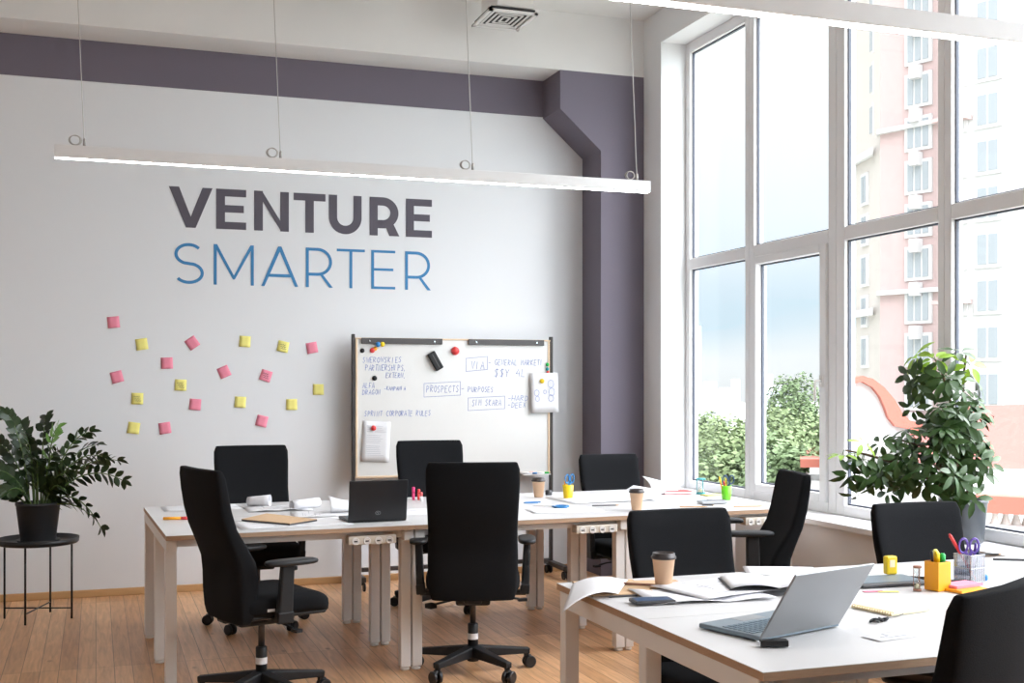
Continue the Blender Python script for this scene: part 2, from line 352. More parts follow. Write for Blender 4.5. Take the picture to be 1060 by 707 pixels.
def letter(ch, x0, x1, z0, z1, t, y, m, parent):
    b = MB(); h = t / 2; w = x1 - x0; H = z1 - z0
    cnt = [0]
    def poly(pts): cnt[0] += 1; yy_ = y - .00015 * cnt[0]; A = sum(pts[i][0] * pts[(i + 1) % len(pts)][1] - pts[(i + 1) % len(pts)][0] * pts[i][1] for i in range(len(pts))); b.face([(p[0], yy_, p[1]) for p in (pts if A > 0 else pts[::-1])])
    def bar(xa, xb, za, zb): poly([(xa, za), (xb, za), (xb, zb), (xa, zb)])
    k = t * 1.08
    if ch == 'V':
        c = (x0 + x1) / 2; e = k * .5; k = t * 1.12
        poly([(x0, z1), (x0 + k, z1), (c + .0, z0 + k * 1.25 * .9), (c - e, z0)]); poly([(x1 - k, z1), (x1, z1), (c + e, z0), (c, z0 + k * 1.25 * .9)]); poly([(c - e, z0), (c + e, z0), (c, z0 + k * 1.25 * .9)])
    elif ch == 'A':
        c = (x0 + x1) / 2; e = k * .5
        poly([(x0, z0), (x0 + k, z0), (c, z1 - k * 1.6), (c - e, z1)]); poly([(x1 - k, z0), (x1, z0), (c + e, z1), (c, z1 - k * 1.6)]); poly([(c - e, z1), (c + e, z1), (c, z1 - k * 1.6)])
        zc = z0 + H * .27; f = .27 * w / 2 + k * .6; bar(x0 + f, x1 - f, zc - h, zc + h)
    elif ch == 'E':
        bar(x0, x0 + t, z0, z1); bar(x0 + t, x1, z0, z0 + t * .85); bar(x0 + t, x1, z1 - t * .85, z1); zc = (z0 + z1) / 2 + t * .05; bar(x0 + t, x1 - w * .08, zc - t * .42, zc + t * .42)
    elif ch == 'T':
        c = (x0 + x1) / 2; bar(x0, x1, z1 - t * .87, z1); bar(c - h, c + h, z0, z1 - t * .87)
    elif ch == 'N':
        bar(x0, x0 + t, z0, z1); bar(x1 - t, x1, z0, z1); q = t * 1.25 if t > .04 else t * 1.4
        poly([(x0 + t * .0, z1), (x0 + t * .9, z1), (x1 - t, z0 + q), (x1, z0), (x1 - t * .9, z0), (x0 + t, z1 - q)])
    elif ch == 'M':
        c = (x0 + x1) / 2; zm = z0 + H * .14; bar(x0, x0 + t, z0, z1); bar(x1 - t, x1, z0, z1)
        poly([(x0, z1), (x0 + t * 1.1, z1), (c, zm + t * 1.3), (c, zm), (c - t * .3, zm)]); poly([(x1, z1), (x1 - t * 1.1, z1), (c, zm + t * 1.3), (c, zm), (c + t * .3, zm)])
    elif ch == 'U':
        r = w / 2 - h; rz = min(r, H * .42); ribbon(b, [(x0 + h, z1)] + arc((x0 + x1) / 2, z0 + h + rz, r, rz, 180, 360, 22) + [(x1 - h, z1)], t, y)
    elif ch == 'R':
        zm = z0 + H * (.30 if t > .04 else .33); rz = (z1 - h - zm) / 2; xr = x1 - w * .03 - h; bar(x0, x0 + t, z0, z1)
        ribbon(b, [(x0 + t, z1 - h)] + arc(xr - rz * 1.05, zm + rz, rz * 1.05, rz, 90, -90, 18) + [(x0 + t, zm)], t, y)
        xs = x0 + w * .50
        poly([(xs, zm), (xs + k * 1.05, zm), (x1, z0), (x1 - k * 1.15, z0)])
    elif ch == 'S':
        c = (x0 + x1) / 2; r1 = H * .25 - h * .5; rx = w / 2 - h; zt = z1 - h - r1; zl = z0 + h + r1
        pts = arc(c, zt, rx * .95, r1, 38, 180, 14) + arc(c, zt, rx * .95, r1, 180, 250, 8)[1:] + arc(c, zl, rx, r1, 70, 0, 8) + arc(c, zl, rx, r1, 0, -145, 16)[1:]
        ribbon(b, pts, t, y)
    return b.build('letter', m, parent)
for word, xs, (ta, tb), (ba, bb), t, mm, nm, lab in (
    ('VENTURE', [(52, 212), (225, 335), (364, 491), (508, 625), (637, 757), (786, 895), (919, 1014)], (72, 138), (226, 272), .061, M['navy'], 'wall_lettering', 'bold dark grey word VENTURE painted on the white back wall'),
    ('SMARTER', [(70, 180), (216, 363), (390, 525), (553, 652), (666, 769), (792, 880), (916, 1010)], (284, 324), (437, 461), .0215, M['blue'], 'wall_lettering', 'thin blue word SMARTER painted under the dark word on the wall')):
    yy = YB - .0025
    P0 = PY(160 + xs[0][0] / 3.533, 170 + ta / 3.533, YB); P1 = PY(160 + xs[-1][1] / 3.533, 170 + tb / 3.533, YB)
    Q0 = PY(160 + xs[0][0] / 3.533, 170 + ba / 3.533, YB); Q1 = PY(160 + xs[-1][1] / 3.533, 170 + bb / 3.533, YB)
    zt = (P0.z + P1.z) / 2; z0 = (Q0.z + Q1.z) / 2
    e = empty(nm, (0, 0, 0), 0, lab, 'wall lettering')
    for ch, (a, b) in zip(word, xs): letter(ch, PY(160 + a / 3.533, 240, YB).x, PY(160 + b / 3.533, 240, YB).x, z0, zt, t, yy, mm, e)

# ------------------------------------------------------------------ sticky notes
notes = [('p', 117.5, 333.6, 6, 0, 'pink sticky note, highest and farthest left on the wall'),
 ('y', 146.8, 356.3, 8, 0, 'yellow sticky note right below the highest pink note'),
 ('p', 199, 355, 35, 0, 'pink sticky note turned like a diamond near the wall group top'),
 ('p', 172.8, 375.9, 2, 0, 'pink sticky note hanging square between diamond note and left edge'),
 ('y', 253.5, 353.5, -4, 0, 'plain yellow sticky note top middle, right of the diamond pink note'),
 ('y', 293, 358.8, -12, 1, 'yellow sticky note with handwriting near the top right of the group'),
 ('p', 322.8, 360, 10, 0, 'pink sticky note at the top right corner of the group'),
 ('p', 121, 390.2, 15, 0, 'tilted pink sticky note at the left edge, second from the top'),
 ('y', 187, 398.6, -3, 1, 'yellow sticky note with dark handwriting, centre left of the group'),
 ('p', 231.9, 385, 24, 0, 'tilted pink sticky note in the middle of the whole wall group'),
 ('p', 275.2, 388.9, -18, 1, 'pink sticky note with scribbled writing, tilted, under the written yellow'),
 ('y', 329.4, 403.2, 0, 0, 'yellow sticky note farthest right, nearest the whiteboard post'),
 ('y', 142.2, 412.6, -2, 1, 'yellow sticky note with faint writing, above the lowest left yellow'),
 ('p', 202, 418.7, -5, 0, 'pink sticky note below the handwritten yellow note at centre left'),
 ('y', 248.7, 416.2, -4, 0, 'plain yellow sticky note low in the middle of the group'),
 ('y', 301.9, 418.7, 0, 0, 'plain yellow sticky note low on the right, left below the farthest yellow one'),
 ('y', 138.4, 443, -8, 0, 'yellow sticky note at the bottom left with a curled corner'),
 ('p', 170.7, 443.1, 8, 0, 'pink sticky note in the bottom row beside the curled yellow one'),
 ('p', 271, 435.8, -14, 0, 'lowest right pink sticky note, just above the far chair back')]
for c, u, v, ang, wr, lab in notes:
    p = PY(u, v, YB); b = MB()
    b.grid(lambda i, j: ((i - .5) * .078, -.0012 - .0045 * (1 - j) ** 2 * (1 + .5 * i), (j - .5) * .078), 3, 5)
    o = b.build('sticky_note', M['pink_note' if c == 'p' else 'yellow_note'], loc=(p.x, YB - .001, p.z), solid=.0006)
    o.rotation_euler = (0, R(-ang), 0); tag(o, lab, 'sticky note', 'sticky notes on the back wall')
    if wr:
        k = MB()
        for q in range(3): ribbon(k, [(-.026 + .006 * q + .008 * s, .012 - q * .014 + (.004 if s % 2 else -.003)) for s in range(6)], .0022, -.0072)
        k.build('handwriting', M['ink'], o)

# ------------------------------------------------------------------ whiteboard on wheels
FONT = {'A': [[(0, 0), (.3, 1), (.6, 0)], [(.12, .4), (.48, .4)]], 'B': [[(0, 0), (0, 1), (.4, .9), (.4, .6), (0, .5), (.5, .4), (.5, .1), (0, 0)]], 'C': [[(.55, .85), (.3, 1), (.05, .7), (.05, .3), (.3, 0), (.55, .15)]],
 'D': [[(0, 0), (0, 1), (.4, .85), (.5, .5), (.4, .15), (0, 0)]], 'E': [[(.5, 1), (0, 1), (0, 0), (.5, 0)], [(0, .5), (.4, .5)]], 'F': [[(.5, 1), (0, 1), (0, 0)], [(0, .5), (.4, .5)]], 'G': [[(.55, .85), (.3, 1), (.05, .7), (.05, .3), (.3, 0), (.55, .2), (.55, .45), (.3, .45)]],
 'H': [[(0, 0), (0, 1)], [(.5, 0), (.5, 1)], [(0, .5), (.5, .5)]], 'I': [[(.1, 0), (.1, 1)]], 'K': [[(0, 0), (0, 1)], [(.5, 1), (0, .45), (.5, 0)]], 'L': [[(0, 1), (0, 0), (.45, 0)]], 'M': [[(0, 0), (.05, 1), (.3, .4), (.55, 1), (.6, 0)]],
 'N': [[(0, 0), (0, 1), (.5, 0), (.5, 1)]], 'O': [[(.3, 1), (.05, .7), (.05, .3), (.3, 0), (.55, .3), (.55, .7), (.3, 1)]], 'P': [[(0, 0), (0, 1), (.45, .85), (.45, .6), (0, .45)]], 'R': [[(0, 0), (0, 1), (.45, .85), (.45, .6), (0, .5), (.5, 0)]],
 'S': [[(.5, .9), (.25, 1), (.05, .75), (.45, .35), (.3, 0), (0, .1)]], 'T': [[(0, 1), (.6, 1)], [(.3, 1), (.3, 0)]], 'U': [[(0, 1), (.05, .2), (.3, 0), (.5, .2), (.5, 1)]], 'V': [[(0, 1), (.28, 0), (.55, 1)]], 'W': [[(0, 1), (.15, 0), (.3, .7), (.45, 0), (.6, 1)]],
 'X': [[(0, 0), (.5, 1)], [(0, 1), (.5, 0)]], 'Y': [[(0, 1), (.25, .5), (.5, 1)], [(.25, .5), (.2, 0)]], 'Z': [[(0, 1), (.5, 1), (0, 0), (.5, 0)]], '-': [[(.05, .45), (.5, .45)]], '4': [[(.3, 1), (0, .4), (.5, .4)], [(.4, .7), (.4, 0)]], '$': [[(.5, .9), (.25, 1), (.05, .75), (.45, .35), (.3, 0), (0, .1)], [(.25, 1.1), (.25, -.1)]], ',': [[(.1, .1), (0, -.15)]]}
YWB = 8.42
wb = empty('rolling_whiteboard', (2.48, YWB, 0), 0, 'rolling whiteboard on dark posts covered in blue marker notes', 'whiteboard')
def wl(u, v, dy=0): p = PY(u, v, YWB); return (p.x - 2.48, dy, p.z)
X0 = wl(367, 400)[0]; X1 = wl(569, 400)[0]; ZB = wl(400, 493)[2] - .01; ZTP = 1.775
MB().box(((X0 + X1) / 2, 0, (ZB + ZTP) / 2), (X1 - X0 - .02, .02, ZTP - ZB - .01)).build('writing_surface', M['board'], wb)
t = MB()
for a, b_, c, d in ((X0, X1, ZTP - .012, ZTP), (X0, X1, ZB, ZB + .016), (X0 + .004, X0 + .02, ZB, ZTP), (X1 - .02, X1 - .004, ZB, ZTP)): t.box(((a + b_) / 2, -.002, (c + d) / 2), (b_ - a, .03, d - c))
t.build('wood_edge', M['board_edge'], wb, bevel=.003)
for s, xx in ((-1, X0 - .010), (1, X1 + .010)):
    MB().box((xx, 0, .95), (.022, .035, 1.70)).build('post', M['post'], wb, bevel=.003)
    MB().box((xx, -.12, .085), (.05, .42, .035)).build('foot', M['post'], wb, bevel=.005)
    for yy in (-.30, .05):
        k = MB(); k.box((xx, yy, .062), (.02, .02, .03))
        for q in (-.016, .016): k.lathe([(.03, -.007), (.032, 0), (.03, .007)], (xx + q, yy, .032), 16, axis='X')
        k.build('caster', M['castor'], wb)
MB().box(((X0 + X1) / 2, 0, .105), (X1 - X0, .03, .03)).build('cross_bar', M['post'], wb, bevel=.003)
for u0, u1, v in ((373.4, 457, 353), (484, 562, 353.5)):
    a = wl(u0, v); b_ = wl(u1, v); k = MB().box(((a[0] + b_[0]) / 2, -.02, 1.752), (b_[0] - a[0], .02, .042))
    o = k.build('clamp_bar', M['clip'], wb, bevel=.003)
    for xx in (a[0] + .06, b_[0] - .06): MB().lathe([(.006, 0), (.006, .004)], (0, 0, 0), 10).build('screw', M['chrome'], o, loc=(xx, -.03, 1.752)).rotation_euler = (R(90), 0, 0)
MB().box((wl(553, 490)[0], -.035, wl(553, 490)[2] - .005), (.22, .06, .006)).build('marker_tray', M['lamp_white'], wb)
def hand(txt, u, v, u2, h_px, slope=0):
    """marker capitals from (u, v) (baseline) to u2 in photo pixels on the board"""
    a = wl(u, v); b_ = wl(u2, v); H = h_px / FPX * 8.6; n_ = len(txt); ink = MB(); step = (b_[0] - a[0]) / n_
    for i, ch in enumerate(txt):
        for st in FONT.get(ch, []):
            jx, jz = random.uniform(-.002, .002), random.uniform(-.003, .003)
            pts = [(a[0] + i * step + (p[0] * 1.25 + p[1] * .15) * step + jx, a[2] + p[1] * H + jz + slope * i) for p in st]
            ribbon(ink, pts, .0030, -.0115)
    ink.build('handwriting', M['marker_blue'], wb)
def rbox(u0, v0, u1, v1):
    P = [wl(u0, v0 + 1), wl(u1, v0 - 1), wl(u1, v1 - 1), wl(u0, v1 + 1), wl(u0, v0 + 1)]; k = MB(); ribbon(k, [(p[0], p[2]) for p in P], .0026, -.0115); k.build('drawn_box', M['marker_blue'], wb)
hand('SWEROWSKIES', 375, 375, 416, 5.5); hand('PARTNERSHIPS,', 378, 383.5, 421, 6); hand('EXTERN,', 399, 391, 421, 5)
hand('ALFA', 375, 402, 388, 5.5); hand('DRAGON', 375, 408.5, 394, 5); hand('-KAMPANIA', 397, 404, 420, 4)
hand('PROSPECTS', 441, 406, 475, 7); rbox(438.5, 396, 476, 410); hand('-', 477, 405, 481, 6); hand('PURPOSES', 484, 406, 511, 5.5)
hand('SPRINT CORPORATE RULES', 377, 431, 446, 5.5)
hand('VIA', 487, 382, 502, 8); rbox(482, 370, 504, 383.5); hand('- GENERAL MARKETI', 505, 378, 562, 6); hand('$$Y 4L', 511, 390, 545, 8)
hand('SIM SKARA', 488, 420, 519, 6.5); rbox(484, 411, 522, 424); hand('-HARD', 525, 415, 547, 5.5); hand('-DEEX', 525, 422, 545, 5.5)

def note_paper(name, u0, v0, u1, v1, tilt, lab, cat, draw):
    c = wl((u0 + u1) / 2, (v0 + v1) / 2); w_ = wl(u1, v0)[0] - wl(u0, v0)[0]; h_ = wl(u0, v0)[2] - wl(u0, v1)[2]
    b = MB().grid(lambda i, j: ((i - .5) * w_, -.006 * (1 - j) - .004 * abs(i - .5), (j - .5) * h_), 6, 6)
    o = b.build(name, M['paper'], loc=(2.48 + c[0], YWB - .034 if u1 > 570 else YWB - .014, c[2]), solid=.0005); o.rotation_euler = (0, R(tilt), 0); tag(o, lab, cat)
    k = MB(); draw(k, w_, h_); k.build('printed_text' if cat == 'paper sheet' else 'sketch', M['pencil_grey'] if cat == 'paper sheet' else M['marker_blue'], o)
    return o
def d1(k, w_, h_):
    for q in range(17):
        if q in (4, 10): continue
        ribbon(k, [(-w_ * .36, h_ * .38 - q * h_ * .045), (w_ * random.uniform(.1, .36), h_ * .38 - q * h_ * .045)], .0022, -.0095)
def d2(k, w_, h_):
    for cx, cz, m_ in ((.22, .22, .03), (.25, .02, .03), (.22, -.14, .026), (-.3, .0, .024), (-.28, -.15, .02), (.0, .02, .015)):
        ribbon(k, [(cx * w_ + m_ * math.cos(a) * .8, cz * h_ + m_ * math.sin(a)) for a in [2 * PI * q / 8 for q in range(8)]] + [(cx * w_ + m_ * .8, cz * h_)], .0025, -.0095)
note_paper('paper_sheet', 374.5, 436, 403, 478, 3, 'printed white sheet held by a red magnet at the board lower left', 'paper sheet', d1)
note_paper('diagram_sheet', 548, 386, 576, 427, -1, 'white sheet with circle diagram hanging over the board right post', 'diagram', d2)
def magnet(u, v, r, m, lab, big=False, dy=.011):
    p = wl(u, v); b = MB(); b.lathe([(r, 0), (r, r * .35), (r * .8, r * .7), (r * .3, r * .9), (0.0005, r * .92)], seg=18)
    o = b.build('board_magnet', M[m], loc=(2.48 + p[0], YWB - dy, p[2])); o.rotation_euler = (R(90), 0, 0); tag(o, lab, 'magnet', 'magnets on the whiteboard')
magnet(374.6, 363, .017, 'plastic', 'black round magnet at the top left corner of the board')
magnet(385, 362.7, .019, 'red', 'red magnet under the left clamp bar of the board')
magnet(390.2, 356.7, .019, 'bluep', 'blue magnet touching the left clamp bar', dy=.03)
magnet(394.8, 356.6, .018, 'yellow', 'yellow magnet next to the blue one at the left clamp', dy=.03)
magnet(388, 361, .015, 'orange', 'orange magnet half behind the red one on the board')
magnet(387.3, 391.5, .018, 'plastic', 'black round magnet between the blue notes at the board left')
magnet(386, 443, .019, 'red', 'small red magnet holding the printed sheet', dy=.020)
magnet(470.5, 363.3, .031, 'red', 'big glossy red magnet between the two clamp bars')
magnet(565.7, 377.4, .014, 'dkgreen', 'small green magnet by the right post of the board', dy=.019)
magnet(565.7, 382, .014, 'teal', 'small teal magnet under the green one by the right post', dy=.019)
magnet(566.4, 385.3, .012, 'red', 'tiny red magnet just above the diagram sheet')
magnet(559, 394.5, .018, 'yellow', 'yellow magnet holding the diagram sheet on the board', dy=.041)
p = wl(449.5, 373.8); o = MB().use(M['plastic']).box((0, 0, 0), (.060, .035, .14)).use(M['dkgrey']).box((0, .0, .0), (.012, .038, .12)).build('board_eraser', None, loc=(2.48 + p[0], YWB - .03, p[2]), bevel=.006)
o.rotation_euler = (0, R(-30), 0); tag(o, 'black magnetic eraser tilted on the upper whiteboard', 'eraser')
for k, (u, v, m_, lab) in enumerate(((545, 486.5, 'bluep', 'blue capped marker lying on the board tray'), (558, 487.2, 'dkgreen', 'green capped marker at the right of the board tray'), (543, 485, 'red', 'red capped marker at the back of the board tray'))):
    p = wl(u, v); yy = YWB - (.058 if k == 0 else .045 if k == 1 else .028)
    e = empty('board_marker', (2.48 + p[0], yy, wl(553, 490)[2] + .0065), 0, lab, 'marker', 'markers on the board tray')
    MB().lathe([(.007, -.045), (.007, .025)], seg=10, axis='X').build('barrel', M['paper'], e); MB().lathe([(.0075, .025), (.0075, .06), (.005, .064)], seg=10, axis='X').build('cap', M[m_], e)

# ------------------------------------------------------------------ desks
def make_desk(L=1.2, D=1.40):
    e = empty('bench_desk')
    for y0 in (0, D / 2):
        b = MB().use(M['ply']).box((L / 2, y0 + D / 4, .7285), (L - .002, D / 2 - .003, .021)).use(M['desk_white']).box((L / 2, y0 + D / 4, .7395), (L - .002, D / 2 - .003, .002))
        b.build('tabletop', None, e)
    for yy in (.09, D / 2 - .04, D / 2 + .04, D - .045): MB().box((L / 2, yy, .698), (L - .09, .03, .040)).build('rail', M['steel'], e, bevel=.003)
    for xx in (.028, L - .028): MB().box((xx, D / 2, .690), (.05, D - .05, .056)).build('side_rail', M['steel'], e, bevel=.003)
    for xx in (.03, L - .03):
        for yy in (.10, .70, D - .05):
            o = MB().box((xx, yy, .341), (.052, .052, .644)).build('leg', M['steel'], e, bevel=.004)
            MB().lathe([(.02, 0), (.024, .004), (.024, .012), (.010, .016), (.010, .022)], (xx, yy, 0), 14).build('levelling_foot', M['foot'], o)
    return e
def setdesk(o, x, y, a, lab, grp): o.location = (x, y, 0); o.rotation_euler = (0, 0, a); tag(o, lab, 'desk', grp)
proto = make_desk(); desks = []
for ci, lab in enumerate(('white bench desk at the left end, with kraft folder and paper rolls', 'white bench desk in the middle of the back row, black chair squarely before it', 'white bench desk of the back row by the windows, with the green pen cup')):
    o = proto if ci == 0 else copy_tree(proto); desks.append(o)
    setdesk(o, .305 + 1.2 * ci * math.cos(R(2)), 5.70 + 1.2 * ci * math.sin(R(2)), R(2), lab, 'bench desks of the back row'); o.scale.x = .89 if ci == 2 else 1
for ci, lab in enumerate(('white bench desk nearest us, carrying the silver laptop and nearest cup', 'white bench desk at the lower right with the orange pen holder')):
    o = copy_tree(proto); setdesk(o, 1.535 + 1.2 * ci, 2.53, 0, lab, 'bench desks of the front row'); o.scale = (1 if ci == 0 else .93, .985, 1)
def socket_strip(desk, x, y):
    b = MB().box((x, y, .676), (.24, .06, .042)); o = b.build('socket_strip', M['socket'], desk, bevel=.004)
    for q in range(4):
        MB().lathe([(.019, 0), (.019, .003), (.014, .003), (.013, .001)], (0, 0, 0), 14).build('socket', M['steel'], o, loc=(x - .085 + q * .057, y - .031, .672)).rotation_euler = (R(90), 0, 0)
        MB().box((x - .085 + q * .057, y - .033, .672), (.016, .003, .006)).build('socket_slot', M['slot'], o)
socket_strip(desks[0], .98, .036); socket_strip(desks[1], 1.0, .036); socket_strip(desks[2], .92, .036)

# ------------------------------------------------------------------ task chairs
def make_chair(name, h, arm, label, hub, yaw, star=0, group='task chairs around the desks'):
    e = empty(name, (hub[0], hub[1], 0), yaw, label, 'chair', group)
    b = MB(); b.lathe([(.030, .055), (.034, .09), (.034, .125), (.028, .135)], seg=18)
    for k in range(5):
        a = star - yaw + R(72 * k) + PI / 2; c_, s_ = math.cos(a), math.sin(a)
        b.bar((c_ * .02, s_ * .02, .105), (c_ * .30, s_ * .30, .086), .052, .055, .036, .028)
        b.bar((c_ * .285, s_ * .285, .086), (c_ * .285, s_ * .285, .050), .03, .03, .024, .024)
    base = b.build('star_base', M['plastic'], e, bevel=.005)
    for k in range(5):
        a = star - yaw + R(72 * k) + PI / 2; px, py = math.cos(a) * .30, math.sin(a) * .30; w_ = MB(); sp = a + R(70 * (k % 3) + 20)
        for q in (-.016, .016):
            w2 = MB()
            m_ = Matrix.Translation((px, py, .031)) @ Matrix.Rotation(sp, 4, 'Z') @ Matrix.Translation((q, 0, 0))
            n0 = len(w_.bm.verts); w_.lathe([(.027, -.010), (.031, -.006), (.031, .006), (.027, .010)], seg=18, axis='X')
            w_.bm.verts.ensure_lookup_table()
            for v in w_.bm.verts[n0:]: v.co = m_ @ v.co
        w_.tube([(px, py, .03), (px, py, .065)], .011, 8)
        w_.build('caster', M['castor'], e)
    b = MB().use(M['plastic']); b.lathe([(.026, .12), (.026, .24), (.020, .245)], seg=18); b.use(M['gas']); b.lathe([(.015, .24), (.015, .42 + h)], seg=14)
    o = b.build('gas_column', None, e)
    b = MB().lathe([(.0268, .165), (.0268, .195)], seg=18, cap=False); b.build('sticker', M['sticker'], o)
    z = .40 + h
    MB().box((0, -.01, z - .02), (.17, .26, .05)).box((0, -.13, z - .01), (.09, .14, .035)).build('tilt_mechanism', M['plastic'], e, bevel=.012)
    MB().tube([(.06, .03, z - .03), (.17, .04, z - .035), (.235, .05, z - .045)], .006).box((.25, .055, z - .05), (.045, .03, .014), rz=.2).build('lever', M['plastic'], e)
    MB().tube([(-.06, .0, z - .03), (-.20, -.02, z - .06)], .006).lathe([(.012, -.03), (.018, 0), (.012, .03)], (-.21, -.02, z - .065), 12, axis='X').build('lever', M['plastic'], e)
    # seat cushion
    def seat(i, j):
        th = 2 * PI * i; ph = -PI / 2 + PI * j; cp = math.cos(ph); sp = math.sin(ph)
        sg = lambda v, p: math.copysign(abs(v) ** p, v)
        x = .235 * sg(math.cos(th), .42) * sg(cp, .35); y = .235 * sg(math.sin(th), .42) * sg(cp, .35); zz = .052 * sg(sp, .55)
        return (x, y + .03, z + .055 + zz - .03 * max(0, (y - .10) / .135) ** 2 + .012 * (x / .235) ** 2)
    b = MB().grid(seat, 40, 14); bmesh.ops.remove_doubles(b.bm, verts=b.bm.verts, dist=.0005); b.build('seat', M['fabric'], e, smooth=True)
    MB().box((0, .03, z + .012), (.40, .40, .02)).build('seat_shell', M['plastic'], e, bevel=.01)
    # backrest, reclining above the lumbar bend
    zs = [0, .04, .12, .20, .27, .34, .42, .50, .58, .645, .68]
    yr = [-.210, -.218, -.224, -.226, -.234, -.260, -.292, -.312, -.324, -.331, -.332]
    th_ = [.055, .085, .105, .112, .104, .090, .072, .066, .060, .054, .040]
    hw_ = [.200, .214, .220, .221, .219, .217, .219, .223, .226, .225, .212]
    def bk(i, j):
        q = j * 10; k = min(int(q), 9); f = q - k; L = lambda A: A[k] * (1 - f) + A[k + 1] * f
        zz = L(zs); y0 = L(yr); t = L(th_); w = L(hw_); a = 2 * PI * i; sg = lambda v, p: math.copysign(abs(v) ** p, v)
        cx_ = sg(math.cos(a), .22); sy = sg(math.sin(a), .45)
        return (w * cx_, y0 + t / 2 + t / 2 * sy + .022 * cx_ * cx_, .39 + h + zz)
    b = MB(); nu, nv = 40, 20
    V = [[b.bm.verts.new(bk(i / nu, j / nv)) for i in range(nu)] for j in range(nv + 1)]
    for j in range(nv):
        for i in range(nu): b.bm.faces.new([V[j][i], V[j][(i + 1) % nu], V[j + 1][(i + 1) % nu], V[j + 1][i]])
    b.bm.faces.new(V[0][::-1]); b.bm.faces.new(V[-1])
    b.build('backrest', M['fabric'], e, bevel=.010, seg=3, smooth=True)
    MB().bar((0, -.12, z), (0, -.20, z + .07), .08, .03).build('back_bracket', M['plastic'], e, bevel=.004)
    for s in (-1, 1):
        az = arm
        p = MB()
        def pad(i, j, s=s):
            a = 2 * PI * i; sg = lambda v, p_: math.copysign(abs(v) ** p_, v); ph = -PI / 2 + PI * j
            return (s * .272 + .045 * sg(math.cos(a), .7) * sg(math.cos(ph), .4), .02 + .125 * sg(math.sin(a), .6) * sg(math.cos(ph), .4), az + .014 * sg(math.sin(ph), .6))
        p.grid(pad, 24, 8); bmesh.ops.remove_doubles(p.bm, verts=p.bm.verts, dist=.0004)
        o = p.build('armrest', M['plastic'], e, smooth=True)
        MB().bar((s * .272, -.0, az - .01), (s * .262, -.01, z + .03), .034, .060, .04, .07).build('arm_post', M['plastic'], o, bevel=.008)
        MB().bar((s * .262, -.01, z + .045), (s * .258, -.01, z - .005), .045, .075).bar((s * .265, -.01, z - .0), (s * .12, -.01, z - .0), .06, .022).build('arm_bracket', M['plastic'], o, bevel=.005)
    # small maker's label at the seat side
    MB().box((.2365, -.06, z + .05), (.003, .035, .012)).build('label_tag', M['sticker'], e)
    return e
def fy(fx, fy_): return math.atan2(-fx, fy_)
CS = -PSI
make_chair('task_chair', 0.0, .66, 'black chair at the left desk, turned sideways with its armrest towards us', (.715, 5.51), fy(.957, .29), -R(8))
make_chair('task_chair', -.01, .65, 'black chair behind the left desk, its back against the note-covered wall', (.915, 7.22), R(181), -R(2))
make_chair('task_chair', 0.0, .66, 'black chair seen squarely from behind in the middle of the room', (1.785, 5.69), fy(.30, .95), -R(18))
make_chair('task_chair', -.005, .66, 'black chair standing in front of the whiteboard', (2.09, 7.38), R(178), -R(14))
make_chair('task_chair', -.12, .60, 'black chair in front of the purple pilaster, behind the drawings', (3.395, 7.34), R(182), R(30))
make_chair('task_chair', -.13, .57, 'black chair facing us right behind the nearest coffee cup', (2.205, 3.99), R(180), R(10))
make_chair('task_chair', -.07, .728, 'black chair in profile beside the window, facing left', (3.03, 5.24), fy(-.966, .26), R(40))
make_chair('task_chair', -.145, .56, 'black chair facing us below the leafy window-sill plant', (3.37, 4.02), R(180), R(25))
make_chair('task_chair', -.09, .645, 'nearest black chair, cut off by the right edge of the view', (1.85, 2.485), fy(-.43, .90), R(15))

# ------------------------------------------------------------------ pendant lights
def pendant(x0, x1, y, z, label, rings=(), dx=-.07):
    e = empty('linear_pendant_light', (x0, y, z), 0, label, 'pendant light', 'linear pendant lights'); L = x1 - x0
    MB().box((L / 2, 0, .036), (L, .06, .058)).build('housing', M['lamp_white'], e, bevel=.002)
    MB().box((L / 2, 0, .0065), (L - .004, .034, .0022)).build('diffuser', M['led'], e)
    for xx in (.13, L * .342, L * .668, L - .07):
        w_ = MB().tube([(xx, 0, .065), (xx + dx, 0, ZC - z)], .0022, 6); o = w_.build('suspension_wire', M['wire'], e)
        MB().lathe([(.007, .063), (.007, .10), (.004, .105)], (xx, 0, 0), 10).build('gripper', M['wire'], o)
        if rings:
            k = MB()
            for q in range(3): k.tube([(xx - .040 + (.022 + .003 * q) * math.cos(a), .004 * q - .004, .094 + .022 * math.sin(a)) for a in [2 * PI * i / 18 for i in range(19)]], .0026, 6)
            k.build('spare_wire_coil', M['wire'], o)
    return e
pendant(-.18, 2.84, 5.86, 2.478, 'long white pendant light hanging level above the wall lettering', rings=True)
pendant(-.2, 2.84, 2.93, 2.478, 'long white pendant light nearest us at the upper right', rings=True)
pendant(-.2, 2.84, 0.0, 2.478, 'added unseen pendant light behind the viewpoint, lighting the room', rings=True)  # lamp added out of view for more room light
pendant(-3.9, -.9, 2.93, 2.478, 'added unseen pendant light over the left part of the room', rings=True)  # another lamp added out of view, on the left, for its light

